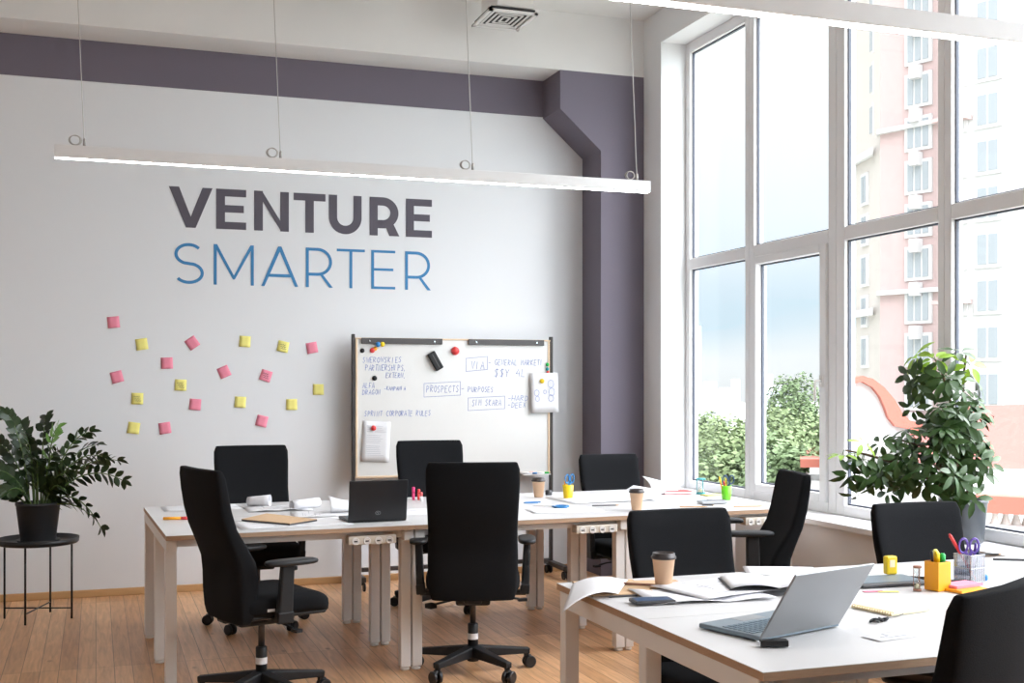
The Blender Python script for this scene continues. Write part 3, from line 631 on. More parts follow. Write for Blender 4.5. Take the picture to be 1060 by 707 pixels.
# ------------------------------------------------------------------ ceiling duct and vent
e = empty('air_vent', (3.0, 7.5, 3.95), 0, 'square white ceiling air vent with angled louvres', 'air vent')
zv = 3.93
A = PX(507, 10, zv) if False else None
def up(u, v, z): d = (z - CAM_H) * FPX / (CY - v); r = (u - CX) / FPX; return Vector((d * (math.sin(PSI) + r * math.cos(PSI)), d * (math.cos(PSI) - r * math.sin(PSI)), z))
a = up(507, 10, zv); b_ = up(555, 17, zv); c_ = up(493, 28, zv); side = (b_ - a).length
vx, vy = a.x, a.y; e.location = (vx, vy, zv); sd = max(.32, min(.42, side)); sd2 = max(.32, min(.46, (c_ - a).length))
f = MB()
for (x0, x1, y0, y1) in ((0, sd, 0, .025), (0, sd, sd2 - .025, sd2), (0, .025, 0, sd2), (sd - .025, sd, 0, sd2)): f.box(((x0 + x1) / 2, (y0 + y1) / 2, .006), (x1 - x0, y1 - y0, .014))
f.build('vent_frame', M['vent'], e)
MB().box((sd / 2, sd2 / 2, .03), (sd - .03, sd2 - .03, .01)).build('vent_core', M['slot'], e)
for q in range(1, 5):
    i0 = .012 + q * .034; f = MB()
    for (pa, pb) in (((i0, i0), (sd - i0, i0)), ((i0, i0), (i0, sd2 - i0)), ((sd - i0, i0), (sd - i0, sd2 - i0)), ((i0, sd2 - i0), (sd - i0, sd2 - i0))):
        f.bar((*pa, .008), (*pb, .008), .015, .004)
    f.build('louvre', M['vent'], e)
MB().box((sd / 2 + .02, sd2 / 2, (.035 + ZC - zv) / 2 + .01), (sd - .08, sd2 - .06, ZC - zv - .035)).build('duct_neck', M['vent'], e, bevel=.004)
dct = MB().box((1.55, 7.75, 4.13), (.42, .5, .14)); o = dct.build('ceiling_junction_box', M['vent'], bevel=.01); tag(o, 'white junction box under the ceiling by the second wire', 'junction box')
o = MB().tube([(1.45, 7.45, 4.19), (1.44, 7.43, 4.12), (1.42, 7.42, 4.08), (1.40, 7.42, 4.085)], .005).build('loose_cable', M['wire']); tag(o, 'short loose cable curling below the ceiling', 'cable')

# ------------------------------------------------------------------ plant stand and plant at the left
px, py = -.335, 7.86
e = empty('plant_stand', (px, py, 0), R(12), 'round black metal tray stand on four thin legs under the potted plant', 'plant stand')
MB().lathe([(.001, .463), (.228, .463), (.236, .470), (.240, .498), (.234, .498), (.226, .474), (.001, .472)], seg=48, cap=False).build('tray', M['black_metal'], e)
for k in range(4):
    a = R(45 + 90 * k) + R(15); MB().tube([(.205 * math.cos(a), .205 * math.sin(a), 0), (.205 * math.cos(a), .205 * math.sin(a), .468)], .0065, 8).build('leg', M['black_metal'], e)
b = MB()
for k in range(2):
    a = R(45 + 90 * k) + R(15); b.tube([(.205 * math.cos(a), .205 * math.sin(a), .065), (-.205 * math.cos(a), -.205 * math.sin(a), .065)], .0045, 6)
b.build('cross_brace', M['black_metal'], e)
def leafq(mb, o, d, n_, L, w_, fold=.25, droop=.2):
    """one folded leaf blade: base o, direction d, surface normal n_"""
    d = d.normalized(); s = d.cross(n_).normalized(); n_ = s.cross(d)
    pr = [(0, .0), (.18, .65), (.45, 1.0), (.75, .72), (1.0, .0)]; c = []; l = []; r = []
    for t_, k in pr:
        q = o + d * L * t_ - n_ * L * droop * t_ * t_
        c.append(mb.bm.verts.new(q)); l.append(mb.bm.verts.new(q + s * w_ / 2 * k + n_ * w_ * fold * k) if k else None); r.append(mb.bm.verts.new(q - s * w_ / 2 * k + n_ * w_ * fold * k) if k else None)
    for i in range(4):
        for sd_ in (l, r):
            vs = [v for v in (c[i], c[i + 1], sd_[i + 1], sd_[i]) if v is not None]
            if len(vs) >= 3:
                f = mb.bm.faces.new(vs); f.material_index = mb.mi; f.smooth = True
e = empty('potted_plant', (px, py, .474), 0, 'leafy dark green plant in a black pot at the left edge', 'potted plant')
MB().lathe([(.001, .0), (.098, 0), (.102, .006), (.128, .225), (.132, .226), (.132, .242), (.122, .242), (.118, .21), (.001, .205)], seg=40, cap=False).build('plant_pot', M['pot_black'], e)
MB().lathe([(.001, .212), (.117, .210)], seg=24, cap=False).build('soil', M['soil'], e)
MB().lathe([(.001, .001), (.118, .001), (.128, .014), (.124, .016), (.1, .006)], seg=32, cap=False).build('saucer', M['pot_black'], e)
rng = random.Random(11)
def frond(az, reach, rise, droop, n_, mt, seedy=0, ll=.080):
    roll_ = rng.uniform(.35, 1.35)
    b = MB().use(M['stem']); L = MB()
    d = Vector((math.cos(az), math.sin(az), 0)); P = []; o = Vector((d.x * .05, d.y * .05, .20))
    for i in range(15):
        t_ = i / 14; P.append(o + d * reach * (t_ ** 1.25) + Vector((0, 0, rise * (1 - (1 - t_) ** 1.8) - droop * t_ ** 3)))
    b.tube(P, .005, 6, radii=[.0075 * (1 - .7 * i / 14) for i in range(15)])
    b.use(M[mt]); 
    for i in range(n_):
        t_ = .22 + .78 * i / (n_ - 1); q = t_ * 14; k = min(int(q), 13); p = P[k].lerp(P[k + 1], q - k); T = (P[k + 1] - P[k]).normalized()
        sd_ = T.cross(Vector((0, 0, 1))); sd_ = sd_.normalized() if sd_.length > .1 else Vector((-d.y, d.x, 0)); nn = sd_.cross(T).normalized(); sd_, nn = sd_ * math.cos(roll_) + nn * math.sin(roll_), nn * math.cos(roll_) - sd_ * math.sin(roll_)
        for s in (-1, 1):
            dr = (T * .75 + sd_ * s * 1.0 + nn * rng.uniform(-.25, .35)).normalized(); lw = ll * rng.uniform(.8, 1.15) * (1 if t_ < .9 else .75)
            leafq(b, p, dr, (nn + Vector((rng.uniform(-.5, .5), -.6, rng.uniform(-.2, .4)))).normalized(), lw, lw * .56, .10, .12)
        if i == n_ - 1: leafq(b, p, T, nn, ll * .9, ll * .38)
    o_ = b.build('frond', None, e)
fr = [(R(5), .46, .30, .05, 13, 'leaf'), (R(-12), .50, .26, .12, 13, 'leaf'), (R(-28), .40, .14, .26, 10, 'leaf'), (R(20), .34, .34, 0, 12, 'leaf'), (R(-5), .28, .42, 0, 12, 'leaf'),
      (R(75), .12, .50, 0, 12, 'leaf'), (R(120), .20, .46, 0, 12, 'leaf'), (R(160), .25, .38, .03, 12, 'leaf'), (R(185), .34, .32, .05, 12, 'leaf'), (R(215), .30, .26, .05, 11, 'leaf'), (R(200), .16, .52, 0, 13, 'leaf'),
      (R(250), .15, .42, 0, 12, 'leaf'), (R(300), .20, .34, .02, 11, 'leaf'), (R(-50), .26, .24, .06, 10, 'leaf'), (R(40), .10, .44, 0, 11, 'leaf_young'), (R(170), .40, .16, .1, 11, 'leaf'), (R(230), .22, .16, .05, 9, 'leaf'),
      (R(330), .34, .06, .10, 8, 'leaf'), (R(270), .12, .28, 0, 10, 'leaf'), (R(100), .25, .3, 0, 10, 'leaf'), (R(-18), .38, .34, .06, 12, 'leaf'), (R(310), .22, .18, .08, 9, 'leaf')]
for a, re, ri, dr, n_, m_ in fr: frond(a, re * .90, ri * 1.12, dr, max(7, int(n_ * .85)), m_)

# ------------------------------------------------------------------ umbrella plant on the sill
PPX, PPY, PD0 = 3.995, 4.745, 5.79
e = empty('umbrella_plant', (PPX, PPY, ZS + .026), 0, 'tall bushy umbrella plant in a grey pot on the window sill', 'potted plant')
MB().lathe([(.001, 0), (.088, 0), (.094, .008), (.112, .195), (.116, .196), (.116, .212), (.108, .212), (.103, .18), (.001, .178)], seg=36, cap=False).build('plant_pot', M['pot_grey'], e)
MB().lathe([(.001, .184), (.104, .182)], seg=24, cap=False).build('soil', M['soil'], e)
rng = random.Random(5)
def whorl(b, c, up_, r_, mt):
    b.use(M[mt]); up_ = up_.normalized(); s = up_.cross(Vector((.3, .9, .1))).normalized(); t_ = up_.cross(s); n_ = rng.randint(6, 8); a0 = rng.uniform(0, 6)
    for k in range(n_):
        a = a0 + 2 * PI * k / n_; d = s * math.cos(a) + t_ * math.sin(a)
        d2 = (d * 1.0 + up_ * rng.uniform(-.35, .15)).normalized(); leafq(b, c + d2 * .018, d2, up_, r_ * rng.uniform(.85, 1.15), r_ * .42, .08, .3)
def place(u, v, dd=0.0):      # a point of the crown, kept on the room side of the glass
    p = PD(u, v, PD0 + dd)
    while p.x > 4.04: dd -= .04; p = PD(u, v, PD0 + dd)
    return p - Vector((PPX, PPY, ZS + .026))
def branch(pts, whs, mt='leaf_r'):
    b = MB().use(M['bark']); P = [Vector(p) for p in pts]; Q = []
    for i in range(len(P) - 1):
        for k in range(4): Q.append(P[i].lerp(P[i + 1], k / 4))
    Q.append(P[-1]); b.tube(Q, .006, 6, radii=[.010 * (1 - .6 * i / len(Q)) for i in range(len(Q))])
    for (c, r_, m_) in whs:
        near = min(Q, key=lambda q: (q - c).length); b.use(M['stem']); b.tube([near, near.lerp(c, .5) + Vector((0, 0, .012)), c], .002, 5)
        whorl(b, c, (c - near + Vector((rng.uniform(-.04, .04), rng.uniform(-.08, 0), .08))).normalized(), r_, m_)
    b.build('branch', None, e)
    
base = Vector((0, 0, .18))
def cloud(u0, u1, v0, v1, n_, dmin=-.22, dmax=.10): return [(place(rng.uniform(u0, u1), rng.uniform(v0, v1), rng.uniform(dmin, dmax)), rng.uniform(.058, .085), 'leaf_r') for _ in range(n_)]
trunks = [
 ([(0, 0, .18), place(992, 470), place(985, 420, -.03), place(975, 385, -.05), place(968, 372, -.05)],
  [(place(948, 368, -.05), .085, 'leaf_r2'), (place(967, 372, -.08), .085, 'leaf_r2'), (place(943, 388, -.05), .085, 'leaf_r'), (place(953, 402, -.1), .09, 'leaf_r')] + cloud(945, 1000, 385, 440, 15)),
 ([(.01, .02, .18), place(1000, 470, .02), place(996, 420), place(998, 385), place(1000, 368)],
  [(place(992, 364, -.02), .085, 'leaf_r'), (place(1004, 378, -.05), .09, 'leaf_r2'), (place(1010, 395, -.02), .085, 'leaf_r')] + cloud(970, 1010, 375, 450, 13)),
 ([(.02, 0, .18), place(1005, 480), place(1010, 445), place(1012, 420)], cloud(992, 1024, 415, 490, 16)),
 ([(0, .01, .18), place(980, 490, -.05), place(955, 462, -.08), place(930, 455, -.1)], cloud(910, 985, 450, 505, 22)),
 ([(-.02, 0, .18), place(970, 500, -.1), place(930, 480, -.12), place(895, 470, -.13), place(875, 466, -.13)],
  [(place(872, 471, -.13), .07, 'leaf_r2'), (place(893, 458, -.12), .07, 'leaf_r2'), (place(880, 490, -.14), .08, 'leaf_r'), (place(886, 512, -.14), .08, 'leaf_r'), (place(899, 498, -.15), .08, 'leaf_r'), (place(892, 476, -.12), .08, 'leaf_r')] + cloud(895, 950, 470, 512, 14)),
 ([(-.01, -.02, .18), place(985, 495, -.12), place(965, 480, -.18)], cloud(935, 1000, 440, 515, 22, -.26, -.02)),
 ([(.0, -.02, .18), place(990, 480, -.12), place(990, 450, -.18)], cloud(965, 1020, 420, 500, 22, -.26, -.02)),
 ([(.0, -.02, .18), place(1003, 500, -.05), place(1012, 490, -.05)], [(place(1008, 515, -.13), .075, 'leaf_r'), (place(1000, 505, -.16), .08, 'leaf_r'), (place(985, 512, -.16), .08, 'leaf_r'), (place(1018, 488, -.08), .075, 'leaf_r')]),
]
for pts, wh in trunks: branch(pts, wh)

# ------------------------------------------------------------------ things on the desks
ZD = .741
def sheet(name, cx_, cy_, w_, h_, rot, lab, cat='paper sheet', m_='paper', curl=None, z=ZD, n_=10, lines=None, group='loose papers on the desks', th=.0007, seed=0):
    """a thin paper sheet; curl(i, j) gives its height above the desk"""
    b = MB().grid(lambda i, j: ((i - .5) * w_, (j - .5) * h_, (curl(i, j) if curl else .0006 * math.sin(6 * i + 4 * j))), n_, n_)
    o = b.build(name, M[m_], loc=(cx_, cy_, z + .0012), solid=th); o.rotation_euler = (0, 0, R(rot)); tag(o, lab, cat, group)
    if lines:
        k = MB(); r_ = random.Random(seed)
        def zc(x, y): return (curl(x / w_ + .5, y / h_ + .5) if curl else .0006) + .0012
        for q in range(lines):
            x0, y0 = r_.uniform(-.38, .1) * w_, r_.uniform(-.4, .4) * h_; L_ = r_.uniform(.15, .35) * w_; an = r_.choice([0, 0, PI / 2, .1])
            pts = [(x0 + math.cos(an) * L_ * s / 4, y0 + math.sin(an) * min(L_, h_ * .4 if an else L_) * s / 4) for s in range(5)]
            for p_, q_ in zip(pts, pts[1:]):
                if max(abs(q_[0]) / w_, abs(q_[1]) / h_) > .48: continue
                k.bar((*p_, zc(*p_)), (*q_, zc(*q_)), .0022, .0006)
        if len(k.bm.verts): k.build('drawn_lines', M['pencil_grey'], o)
        else: k.bm.free()
    return o
def cup(u, v, s, lab, name='coffee_cup'):
    p = PX(u, v, ZD); e = empty(name, (p.x, p.y, ZD + .0035), 0, lab, 'coffee cup', 'takeaway coffee cups')
    MB().lathe([(.001, .002), (.026 * s, 0), (.028 * s, .002), (.039 * s, .098 * s), (.041 * s, .099 * s), (.041 * s, .102 * s)], seg=32, cap=False).build('cup_body', M['cup'], e)
    MB().lathe([(.042 * s, .096 * s), (.0435 * s, .098 * s), (.0435 * s, .104 * s), (.040 * s, .106 * s), (.038 * s, .116 * s), (.036 * s, .117 * s), (.034 * s, .111 * s), (.001, .110 * s)], seg=32, cap=False).build('lid', M['lid'], e)
    MB().box((0, -.018 * s, .1165 * s), (.014 * s, .007 * s, .002)).build('sip_opening', M['slot'], e)
cup(557.5, 515, 1.0, 'brown coffee cup near the whiteboard end of the back desks')
cup(659, 528.5, 1.0, 'brown coffee cup at the front edge of the back desks')
cup(687, 608, 1.0, 'nearest brown coffee cup, standing on the kraft notebook')

# left desk: papers, rolls, kraft board, black laptop
a_ = R(2)
sheet('paper_sheet', .56, 6.93, .42, .26, 2, 'white sheet at the far left desk corner', lines=5, seed=2)
q = PX(175, 538.5); e = empty('orange_marker', (q.x + .03, q.y, ZD + .0085), R(-10), 'orange marker lying on the left end desk', 'marker')
MB().lathe([(.008, -.06), (.008, .03)], seg=10, axis='X').build('barrel', M['orange'], e); MB().lathe([(.0085, .03), (.0085, .065)], seg=10, axis='X').build('cap', M['red'], e)
pts = [PX(u, v) for u, v in ((250, 540), (276, 534), (328, 540), (300, 544.5))]
b = MB().use(M['kraft']); b.prism([(p.x - pts[0].x, p.y - pts[0].y) for p in pts], 0.001, .004); b.use(M['dkgrey']); b.prism([(p.x - pts[0].x, p.y - pts[0].y - .004) for p in pts], -.006, .001)
o = b.build('kraft_folder', None, loc=(pts[0].x, pts[0].y, ZD + .009)); tag(o, 'kraft board folder lying on the left end desk', 'folder')
sheet('paper_sheet', PX(300, 541).x, PX(300, 541).y - .03, .56, .36, 4, 'white drawing sheet under the kraft folder', lines=9, seed=5, z=ZD)
sheet('paper_sheet', PX(345, 532).x, PX(345, 532).y, .45, .30, -8, 'white drawing sheet left of the black laptop', lines=9, seed=6, z=ZD + .001)
def roll(u, v, L, r_, rz, lab, flare=0):
    p = PX(u, v); b = MB()
    def fn(i, j):
        a = i * 2 * PI * 1.35 - PI / 2; rr = r_ * (1 - .18 * i) * (1 + flare * j); return ((j - .5) * L, rr * math.cos(a), r_ * (1 + flare * j) + rr * math.sin(a))
    o = b.grid(fn, 30, 4).build('paper_roll', M['sketch'], loc=(p.x, p.y, ZD + .003), solid=.0008); o.rotation_euler = (0, 0, rz); tag(o, lab, 'paper roll', 'rolled drawings')
    return o
roll(268, 525, .13, .028, R(-25), 'short loose paper roll at the left on the far desk', .25)
roll(316, 527, .18, .026, R(25), 'paper roll at the right on the far left desk', .1)
sheet('paper_sheet', PX(288, 527).x, PX(288, 527).y, .36, .26, 0, 'crumpled drawing between the two paper rolls', lines=14, seed=9, curl=lambda i, j: .012 * abs(math.sin(7 * i + 3 * j)) * math.sin(PI * i))
def standing(u, v, w_, h_, rz, lab, m_='paper'):
    p = PX(u, v); b = MB().grid(lambda i, j: ((i - .5) * w_, .08 * j * j - .05 * math.sin(PI * j) + .02 * i, h_ * j * (.55 + .45 * (1 - i) if True else 1)), 8, 10)
    o = b.build('curled_sheet', M[m_], loc=(p.x, p.y, ZD + .001), solid=.0008); o.rotation_euler = (0, 0, rz); tag(o, lab, 'paper sheet', 'sheets curling up from the desks'); return o
standing(354, 531, .13, .085, R(-5), 'white sheet curling upright beside the black laptop')
p = PX(391, 540.5); e = empty('laptop', (p.x, p.y + .0, ZD + .001), R(2), 'open black laptop seen from behind on the left desks', 'laptop')
MB().box((0, .11, .008), (.305, .21, .014)).build('base', M['laptop_black'], e, bevel=.004)
MB().box((0, .11, .0155), (.26, .10, .001)).build('keyboard', M['keys'], e)
lid = MB().box((0, 0, .1), (.305, .008, .205)).build('lid', M['laptop_black'], e, bevel=.003, loc=(0, .004, .012)); lid.rotation_euler = (R(8), 0, 0)
MB().box((0, .0045, .1), (.28, .001, .175)).build('screen', M['screen'], lid)
MB().box((0, -.0045, .012), (.0, 0, 0)) if False else None
ld = MB(); ribbon(ld, arc(0, .035, .013, .009, 0, 360, 20), .0016, -.0046); ribbon(ld, [(-.007, .032), (-.003, .038), (.001, .032), (.005, .038)], .0013, -.0046); ld.build('logo', M['logo'], lid)
MB().tube([(-.13, .006, .013), (.13, .006, .013)], .006, 8).build('hinge', M['laptop_black'], e)
for (u, v, m_, lab, tz) in ((428, 517.5, 'pink', 'hot pink marker standing behind the black laptop', .078), (433.5, 517.5, 'red', 'red marker standing behind the black laptop', .065), (436, 519, 'coral', 'coral highlighter next to the red marker', .055)):
    p = PX(u, v); e = empty('standing_marker', (p.x, p.y, ZD), 0, lab, 'marker', 'markers standing behind the laptop')
    MB().lathe([(.009, 0), (.009, tz * .55)], seg=12).build('barrel', M['paper'] if m_ == 'coral' else M[m_], e); MB().lathe([(.0095, tz * .55), (.0095, tz * .95), (.006, tz)], seg=12).build('cap', M[m_], e)
sheet('paper_sheet', PX(428, 530).x, PX(428, 530).y, .22, .30, 3, 'white sheet right of the black laptop', lines=4, seed=12)

# back block, middle and right
p = PX(568, 512.5); o = MB().lathe([(.02, 0), (.022, .004), (.022, .028), (.017, .032)], seg=20).build('ink_bottle', M['dkgrey'], loc=(p.x, p.y, ZD + .0005)); tag(o, 'small dark round jar beside the far coffee cup', 'jar')
def scissors(e, m_, s=1.0, z=0):
    for k in (-1, 1):
        b = MB().use(M['chrome']).bar((k * .004, .0, z), (-k * .006, .085 * s, z), .012 * s, .002, .002, .001).use(m_)
        b.tube([(k * .020 * s + .016 * s * math.cos(a), -.038 * s + .026 * s * math.sin(a), z) for a in [2 * PI * i / 16 for i in range(17)]], .0042 * s, 6)
        b.bar((k * .004, 0, z), (k * .010 * s, -.016 * s, z), .009 * s, .006)
        o_ = b.build('blade', None, e)
p = PX(572, 525); e = empty('scissors', (p.x, p.y, ZD + .005), R(58), 'blue handled scissors lying open on the middle desk', 'scissors'); scissors(e, M['bluep'], 1.35)
p = PX(551, 521); o = MB().tube([(-.03 + .05 * math.cos(a), .02 * math.sin(a), .004) for a in [2 * PI * i / 20 for i in range(18)]], .004, 6).build('blue_ribbon', M['bluep'], loc=(p.x + .03, p.y, ZD + .001)); tag(o, 'blue looped cord left of the blue scissors', 'cord')
def pencil(b, a, c, r_, m_, tip=True):
    a = Vector(a); c = Vector(c); d = (c - a); b.use(M[m_]); b.tube([a, a + d * .88], r_, 6); b.use(M['wood']); b.tube([a + d * .88, c], r_, 6, radii=[r_, .0008])
def lying(u, v, rz, L, m_, lab, name='pencil', r_=.0038, z=ZD):
    p = PX(u, v); b = MB(); b.mats = [M[m_], M['wood']]; pencil(b, (-L / 2, 0, r_), (L / 2, 0, r_), r_, m_); o = b.build(name, None, loc=(p.x, p.y, z + .0008)); o.rotation_euler = (0, 0, R(rz)); tag(o, lab, name.replace('_', ' '), 'pencils and pens lying on the desks'); return o
def holder(u, v, r0, r1, h_, m_, name, lab, square=False, cat='pen holder'):
    p = PX(u, v); e = empty(name, (p.x, p.y, ZD + .001), R(10), lab, cat)
    if square:
        for (cx_, cy_, dx_, dy_) in ((0, -r0, r0 * 2, .003), (0, r0, r0 * 2, .003), (-r0, 0, .003, r0 * 2), (r0, 0, .003, r0 * 2)): pass
        b = MB()
        for (cx_, cy_, dx_, dy_) in ((0, -r0, r0 * 2 + .003, .003), (0, r0, r0 * 2 + .003, .003), (-r0, 0, .003, r0 * 2), (r0, 0, .003, r0 * 2)): b.box((cx_, cy_, h_ / 2), (dx_, dy_, h_))
        b.box((0, 0, .0015), (r0 * 2, r0 * 2, .003)); b.build('cup_body', M[m_], e, bevel=.0012)
    else: MB().lathe([(.001, 0), (r0, 0), (r0 + .001, .002), (r1, h_), (r1 - .003, h_), (r0 - .002, .004), (.001, .003)], seg=32, cap=False).build('cup_body', M[m_], e)
    return e
def pen_in(e, lab, x, y, lean, L, m_, name='pen', r_=.0042, cap=None, z0=.006):
    q = empty(name, (e.location.x, e.location.y, e.location.z), 0, lab, name, 'pens in the desk holders'); b = MB(); a = Vector((x * .4, y * .4, z0)); c = a + Vector((lean[0], lean[1], 1)).normalized() * L
    d = c - a; b.tube([a, a + d * .7], r_, 8); b.build('barrel', M[m_], q); k = MB().tube([a + d * .7, a + d * .95, c], r_, 8, radii=[r_ * 1.15, r_ * 1.15, r_ * .6]); k.build('cap', M[cap or m_], q)
h1 = holder(588, 516.5, .026, .034, .085, 'yellow', 'pen_holder', 'yellow pen cup with blue scissors, left of the far drawings')
e = empty('scissors', (h1.location.x + .008, h1.location.y, ZD + .085), 0, 'dark blue scissors standing handles up in the yellow cup', 'scissors'); e.rotation_euler = (R(-85), 0, R(20)); scissors(e, M['bluep'], 1.0)
pen_in(h1, 'dark pen in the yellow cup', .0, .0, (.05, 0), .12, 'navyp'); pen_in(h1, 'orange pen leaning left in the yellow cup', -.02, 0, (-.14, 0), .105, 'orange')
def cv1(i, j): return .055 * max(0, (i - .72) / .28) ** 2 + .010 * math.sin(PI * i) * (.5 + .5 * math.sin(3 * j))
sheet('blueprint_sheet', PX(628, 517).x, PX(628, 517).y + .03, .62, .42, 3, 'large drawing sheet curling up at its right, middle of the back desks', 'drawing', 'paper', cv1, lines=10, seed=21)
standing(686, 512, .21, .115, R(5), 'big white sheet rising to a point before the purple pilaster')
lying(627, 524, -8, .16, 'dkgrey', 'dark pencil left of the front-edge coffee cup')
sheet('paper_sheet', PX(585, 529).x, PX(585, 529).y + .01, .40, .22, -6, 'white sheet behind the middle desk front edge', lines=3, seed=23)
sheet('paper_sheet', PX(690, 515).x, PX(690, 515).y, .42, .28, 12, 'white sheet between red notebook and front-edge cup', lines=6, seed=24)
p = PX(698, 511.5); b = MB().box((0, 0, .003), (.19, .13, .003)).box((0, 0, .018), (.19, .13, .003)).box((0, .064, .0105), (.19, .003, .018)); e = empty('notebook', (p.x, p.y, ZD + .003), R(-4), 'closed coral red notebook near the window', 'notebook'); b.build('cover', M['coral'], e); MB().box((0, -.002, .0105), (.184, .124, .011)).build('pages', M['paper'], e)
def hourglass(u, v, H, r_, cap_m, lab):
    p = PX(u, v); e = empty('hourglass', (p.x, p.y, ZD + .001), 0, lab, 'hourglass', 'hourglasses on the desks')
    for zz in (0, H - H * .09): MB().lathe([(r_, zz), (r_, zz + H * .09)], seg=24).build('cap_disc', M[cap_m], e, bevel=.001)
    MB().lathe([(r_ * .75, H * .09), (r_ * .78, H * .3), (r_ * .12, H * .5), (r_ * .78, H * .7), (r_ * .75, H * .91)], seg=20, cap=False).build('bulb', M['clear'], e)
    MB().lathe([(r_ * .68, H * .1), (r_ * .66, H * .22), (.001, H * .3)], seg=16).build('sand', M['sand'], e)
    for k in range(3):
        a = R(30 + 120 * k); MB().tube([(r_ * .85 * math.cos(a), r_ * .85 * math.sin(a), H * .05), (r_ * .85 * math.cos(a), r_ * .85 * math.sin(a), H * .95)], r_ * .08, 6).build('pillar', M[cap_m], e)
hourglass(725.5, 511.5, .10, .030, 'teal', 'hourglass with teal caps by the green pen cup')
sheet('sticky_pad', PX(737, 513).x, PX(737, 513).y, .13, .07, 10, 'pale yellow pad between hourglass and green cup', 'sticky pad', 'yellow_note', th=.006, z=ZD + .003)
h2 = holder(752, 517.5, .026, .033, .085, 'green', 'pen_holder', 'lime green pen cup by the far window pane')
pen_in(h2, 'orange pen leaning left in the green cup', -.03, 0, (-.28, 0), .14, 'orange', cap='yellow'); pen_in(h2, 'red pen in the green cup', -.02, -.01, (-.14, -.05), .11, 'red'); pen_in(h2, 'yellow pencil upright in the green cup', .0, 0, (-.04, 0), .125, 'yellow')
e = empty('scissors', (h2.location.x + .01, h2.location.y, ZD + .085), 0, 'navy scissors standing handles up in the green cup', 'scissors'); e.rotation_euler = (R(-82), R(0), R(-10)); scissors(e, M['navyp'], 1.0)
def calculator(u, v, rz, s, lab, m_='dkgrey', name='calculator'):
    p = PX(u, v); e = empty(name, (p.x, p.y, ZD + .003), R(rz), lab, name, 'calculators'); MB().box((0, 0, .008), (.15 * s, .085 * s, .015)).build('body', M[m_], e, bevel=.004)
    MB().box((.045 * s, 0, .0162), (.04 * s, .07 * s, .001)).build('display', M['deck'], e)
    for i in range(5):
        for j in range(4): MB().box((-.062 * s + i * .018 * s, -.028 * s + j * .019 * s, .0175), (.013 * s, .013 * s, .004)).build('key', M['grey'], e)
calculator(737, 521.5, 175, 1.05, 'light grey calculator in front of the green pen cup', 'calc')
lying(718, 525.5, -20, .16, 'wood', 'tan pencil left of the light grey calculator'); lying(733, 523.8, -30, .07, 'dkgrey', 'short dark pencil touching the calculator')
lying(775, 525, -8, .18, 'wood', 'tan pencil at the right front edge of back desks'); 
sheet('paper_sheet', PX(778, 521).x, PX(778, 521).y + .02, .20, .14, 8, 'white sheet at the window end of the back desks', lines=2, seed=31)

# front block
p = PX(622, 612)
TL, TR, BR_, BL = PX(593, 602.5, ZD + .012), PX(650, 601.5, ZD + .006), PX(640, 616, ZD + .006), PX(604, 622, ZD + .012)
oc = Vector(((TL.x + TR.x) / 2, (TL.y + BL.y) / 2, ZD + .004))
def ov(i, j):
    q = TL.lerp(TR, i).lerp(BL.lerp(BR_, i), j) - Vector((oc.x, oc.y, ZD)); k = max(0, .45 - i) / .45
    return q + Vector((-.075 * k * j, 0, .014 * math.sin(PI * i) - .030 * k * k * (.3 + j)))
o = MB().grid(ov, 16, 10).build('overhanging_sheet', M['paper'], loc=(oc.x, oc.y, ZD + .004), solid=.0008); tag(o, 'white sheet hanging over the left corner of the front desk', 'paper sheet')
p = PX(655, 611); o = MB().box((0, 0, .0), (.22, .28, .005)).build('kraft_sheet', M['kraft'], loc=(p.x - .05, p.y + .05, ZD + .0035)); o.rotation_euler = (0, 0, R(-8)); tag(o, 'kraft cardboard sheet under the overhanging white sheet', 'cardboard sheet')
p = PX(680, 607); e = empty('notebook', (p.x, p.y + .03, ZD + .0005), R(-10), 'kraft cover notebook below the nearest coffee cup', 'notebook'); e.location.z = ZD + .0001
MB().box((0, 0, .0015), (.21, .16, .003)).build('cover', M['kraft'], e)
lying(665, 608.5, -38, .13, 'amber', 'brown pencil left of the nearest coffee cup', z=ZD + .006, r_=.0045)
p = PX(678, 626); e = empty('smartphone', (p.x + .0, p.y + .02, ZD + .002), R(-6), 'dark phone lying left of the scattered drawings', 'phone'); MB().box((0, 0, .007), (.135, .075, .012)).build('body', M['dkgrey'], e, bevel=.004); MB().box((0, 0, .0135), (.12, .062, .0008)).build('screen', M['navyp'], e)
lying(647, 618.5, -5, .11, 'dkgrey', 'dark pen beside the left edge of front desk', name='pen')
sheet('drawing_sheet', PX(725, 617).x, PX(725, 617).y, .42, .26, -6, 'crumpled drawing sheet right of the phone', 'drawing', 'sketch', lambda i, j: .010 * abs(math.sin(5 * i + 2 * j)), lines=9, seed=41)
sheet('drawing_sheet', PX(760, 614).x, PX(760, 614).y + .05, .42, .30, 10, 'drawing sheet behind the open silver laptop', 'drawing', 'sketch', lambda i, j: .002 + .006 * math.sin(PI * i), lines=9, seed=42, z=ZD + .009)
lying(738, 602, -3, .14, 'wood', 'tan pencil behind the drawings on front desk'); lying(778, 602, -2, .14, 'wood', 'tan pencil farther right behind the drawings on front desk')
p = PX(806, 613); e = empty('open_book', (p.x - .0, p.y + .04, ZD + .020), R(-20), 'open blank notebook with dark cover behind the silver laptop', 'notebook')
MB().box((0, 0, .001), (.33, .24, .003)).build('cover', M['dkgrey'], e)
MB().grid(lambda i, j: ((i - .5) * .32, (j - .5) * .23, .006 + .012 * abs(math.sin(2 * PI * i)) ** .7), 20, 4).build('pages', M['paper'], e, solid=.004)
p = PX(808, 594); o = sheet('paper_stack', p.x, p.y, .26, .19, -25, 'short stack of white paper at the far desk edge', 'paper stack', th=.010, z=ZD + .006)
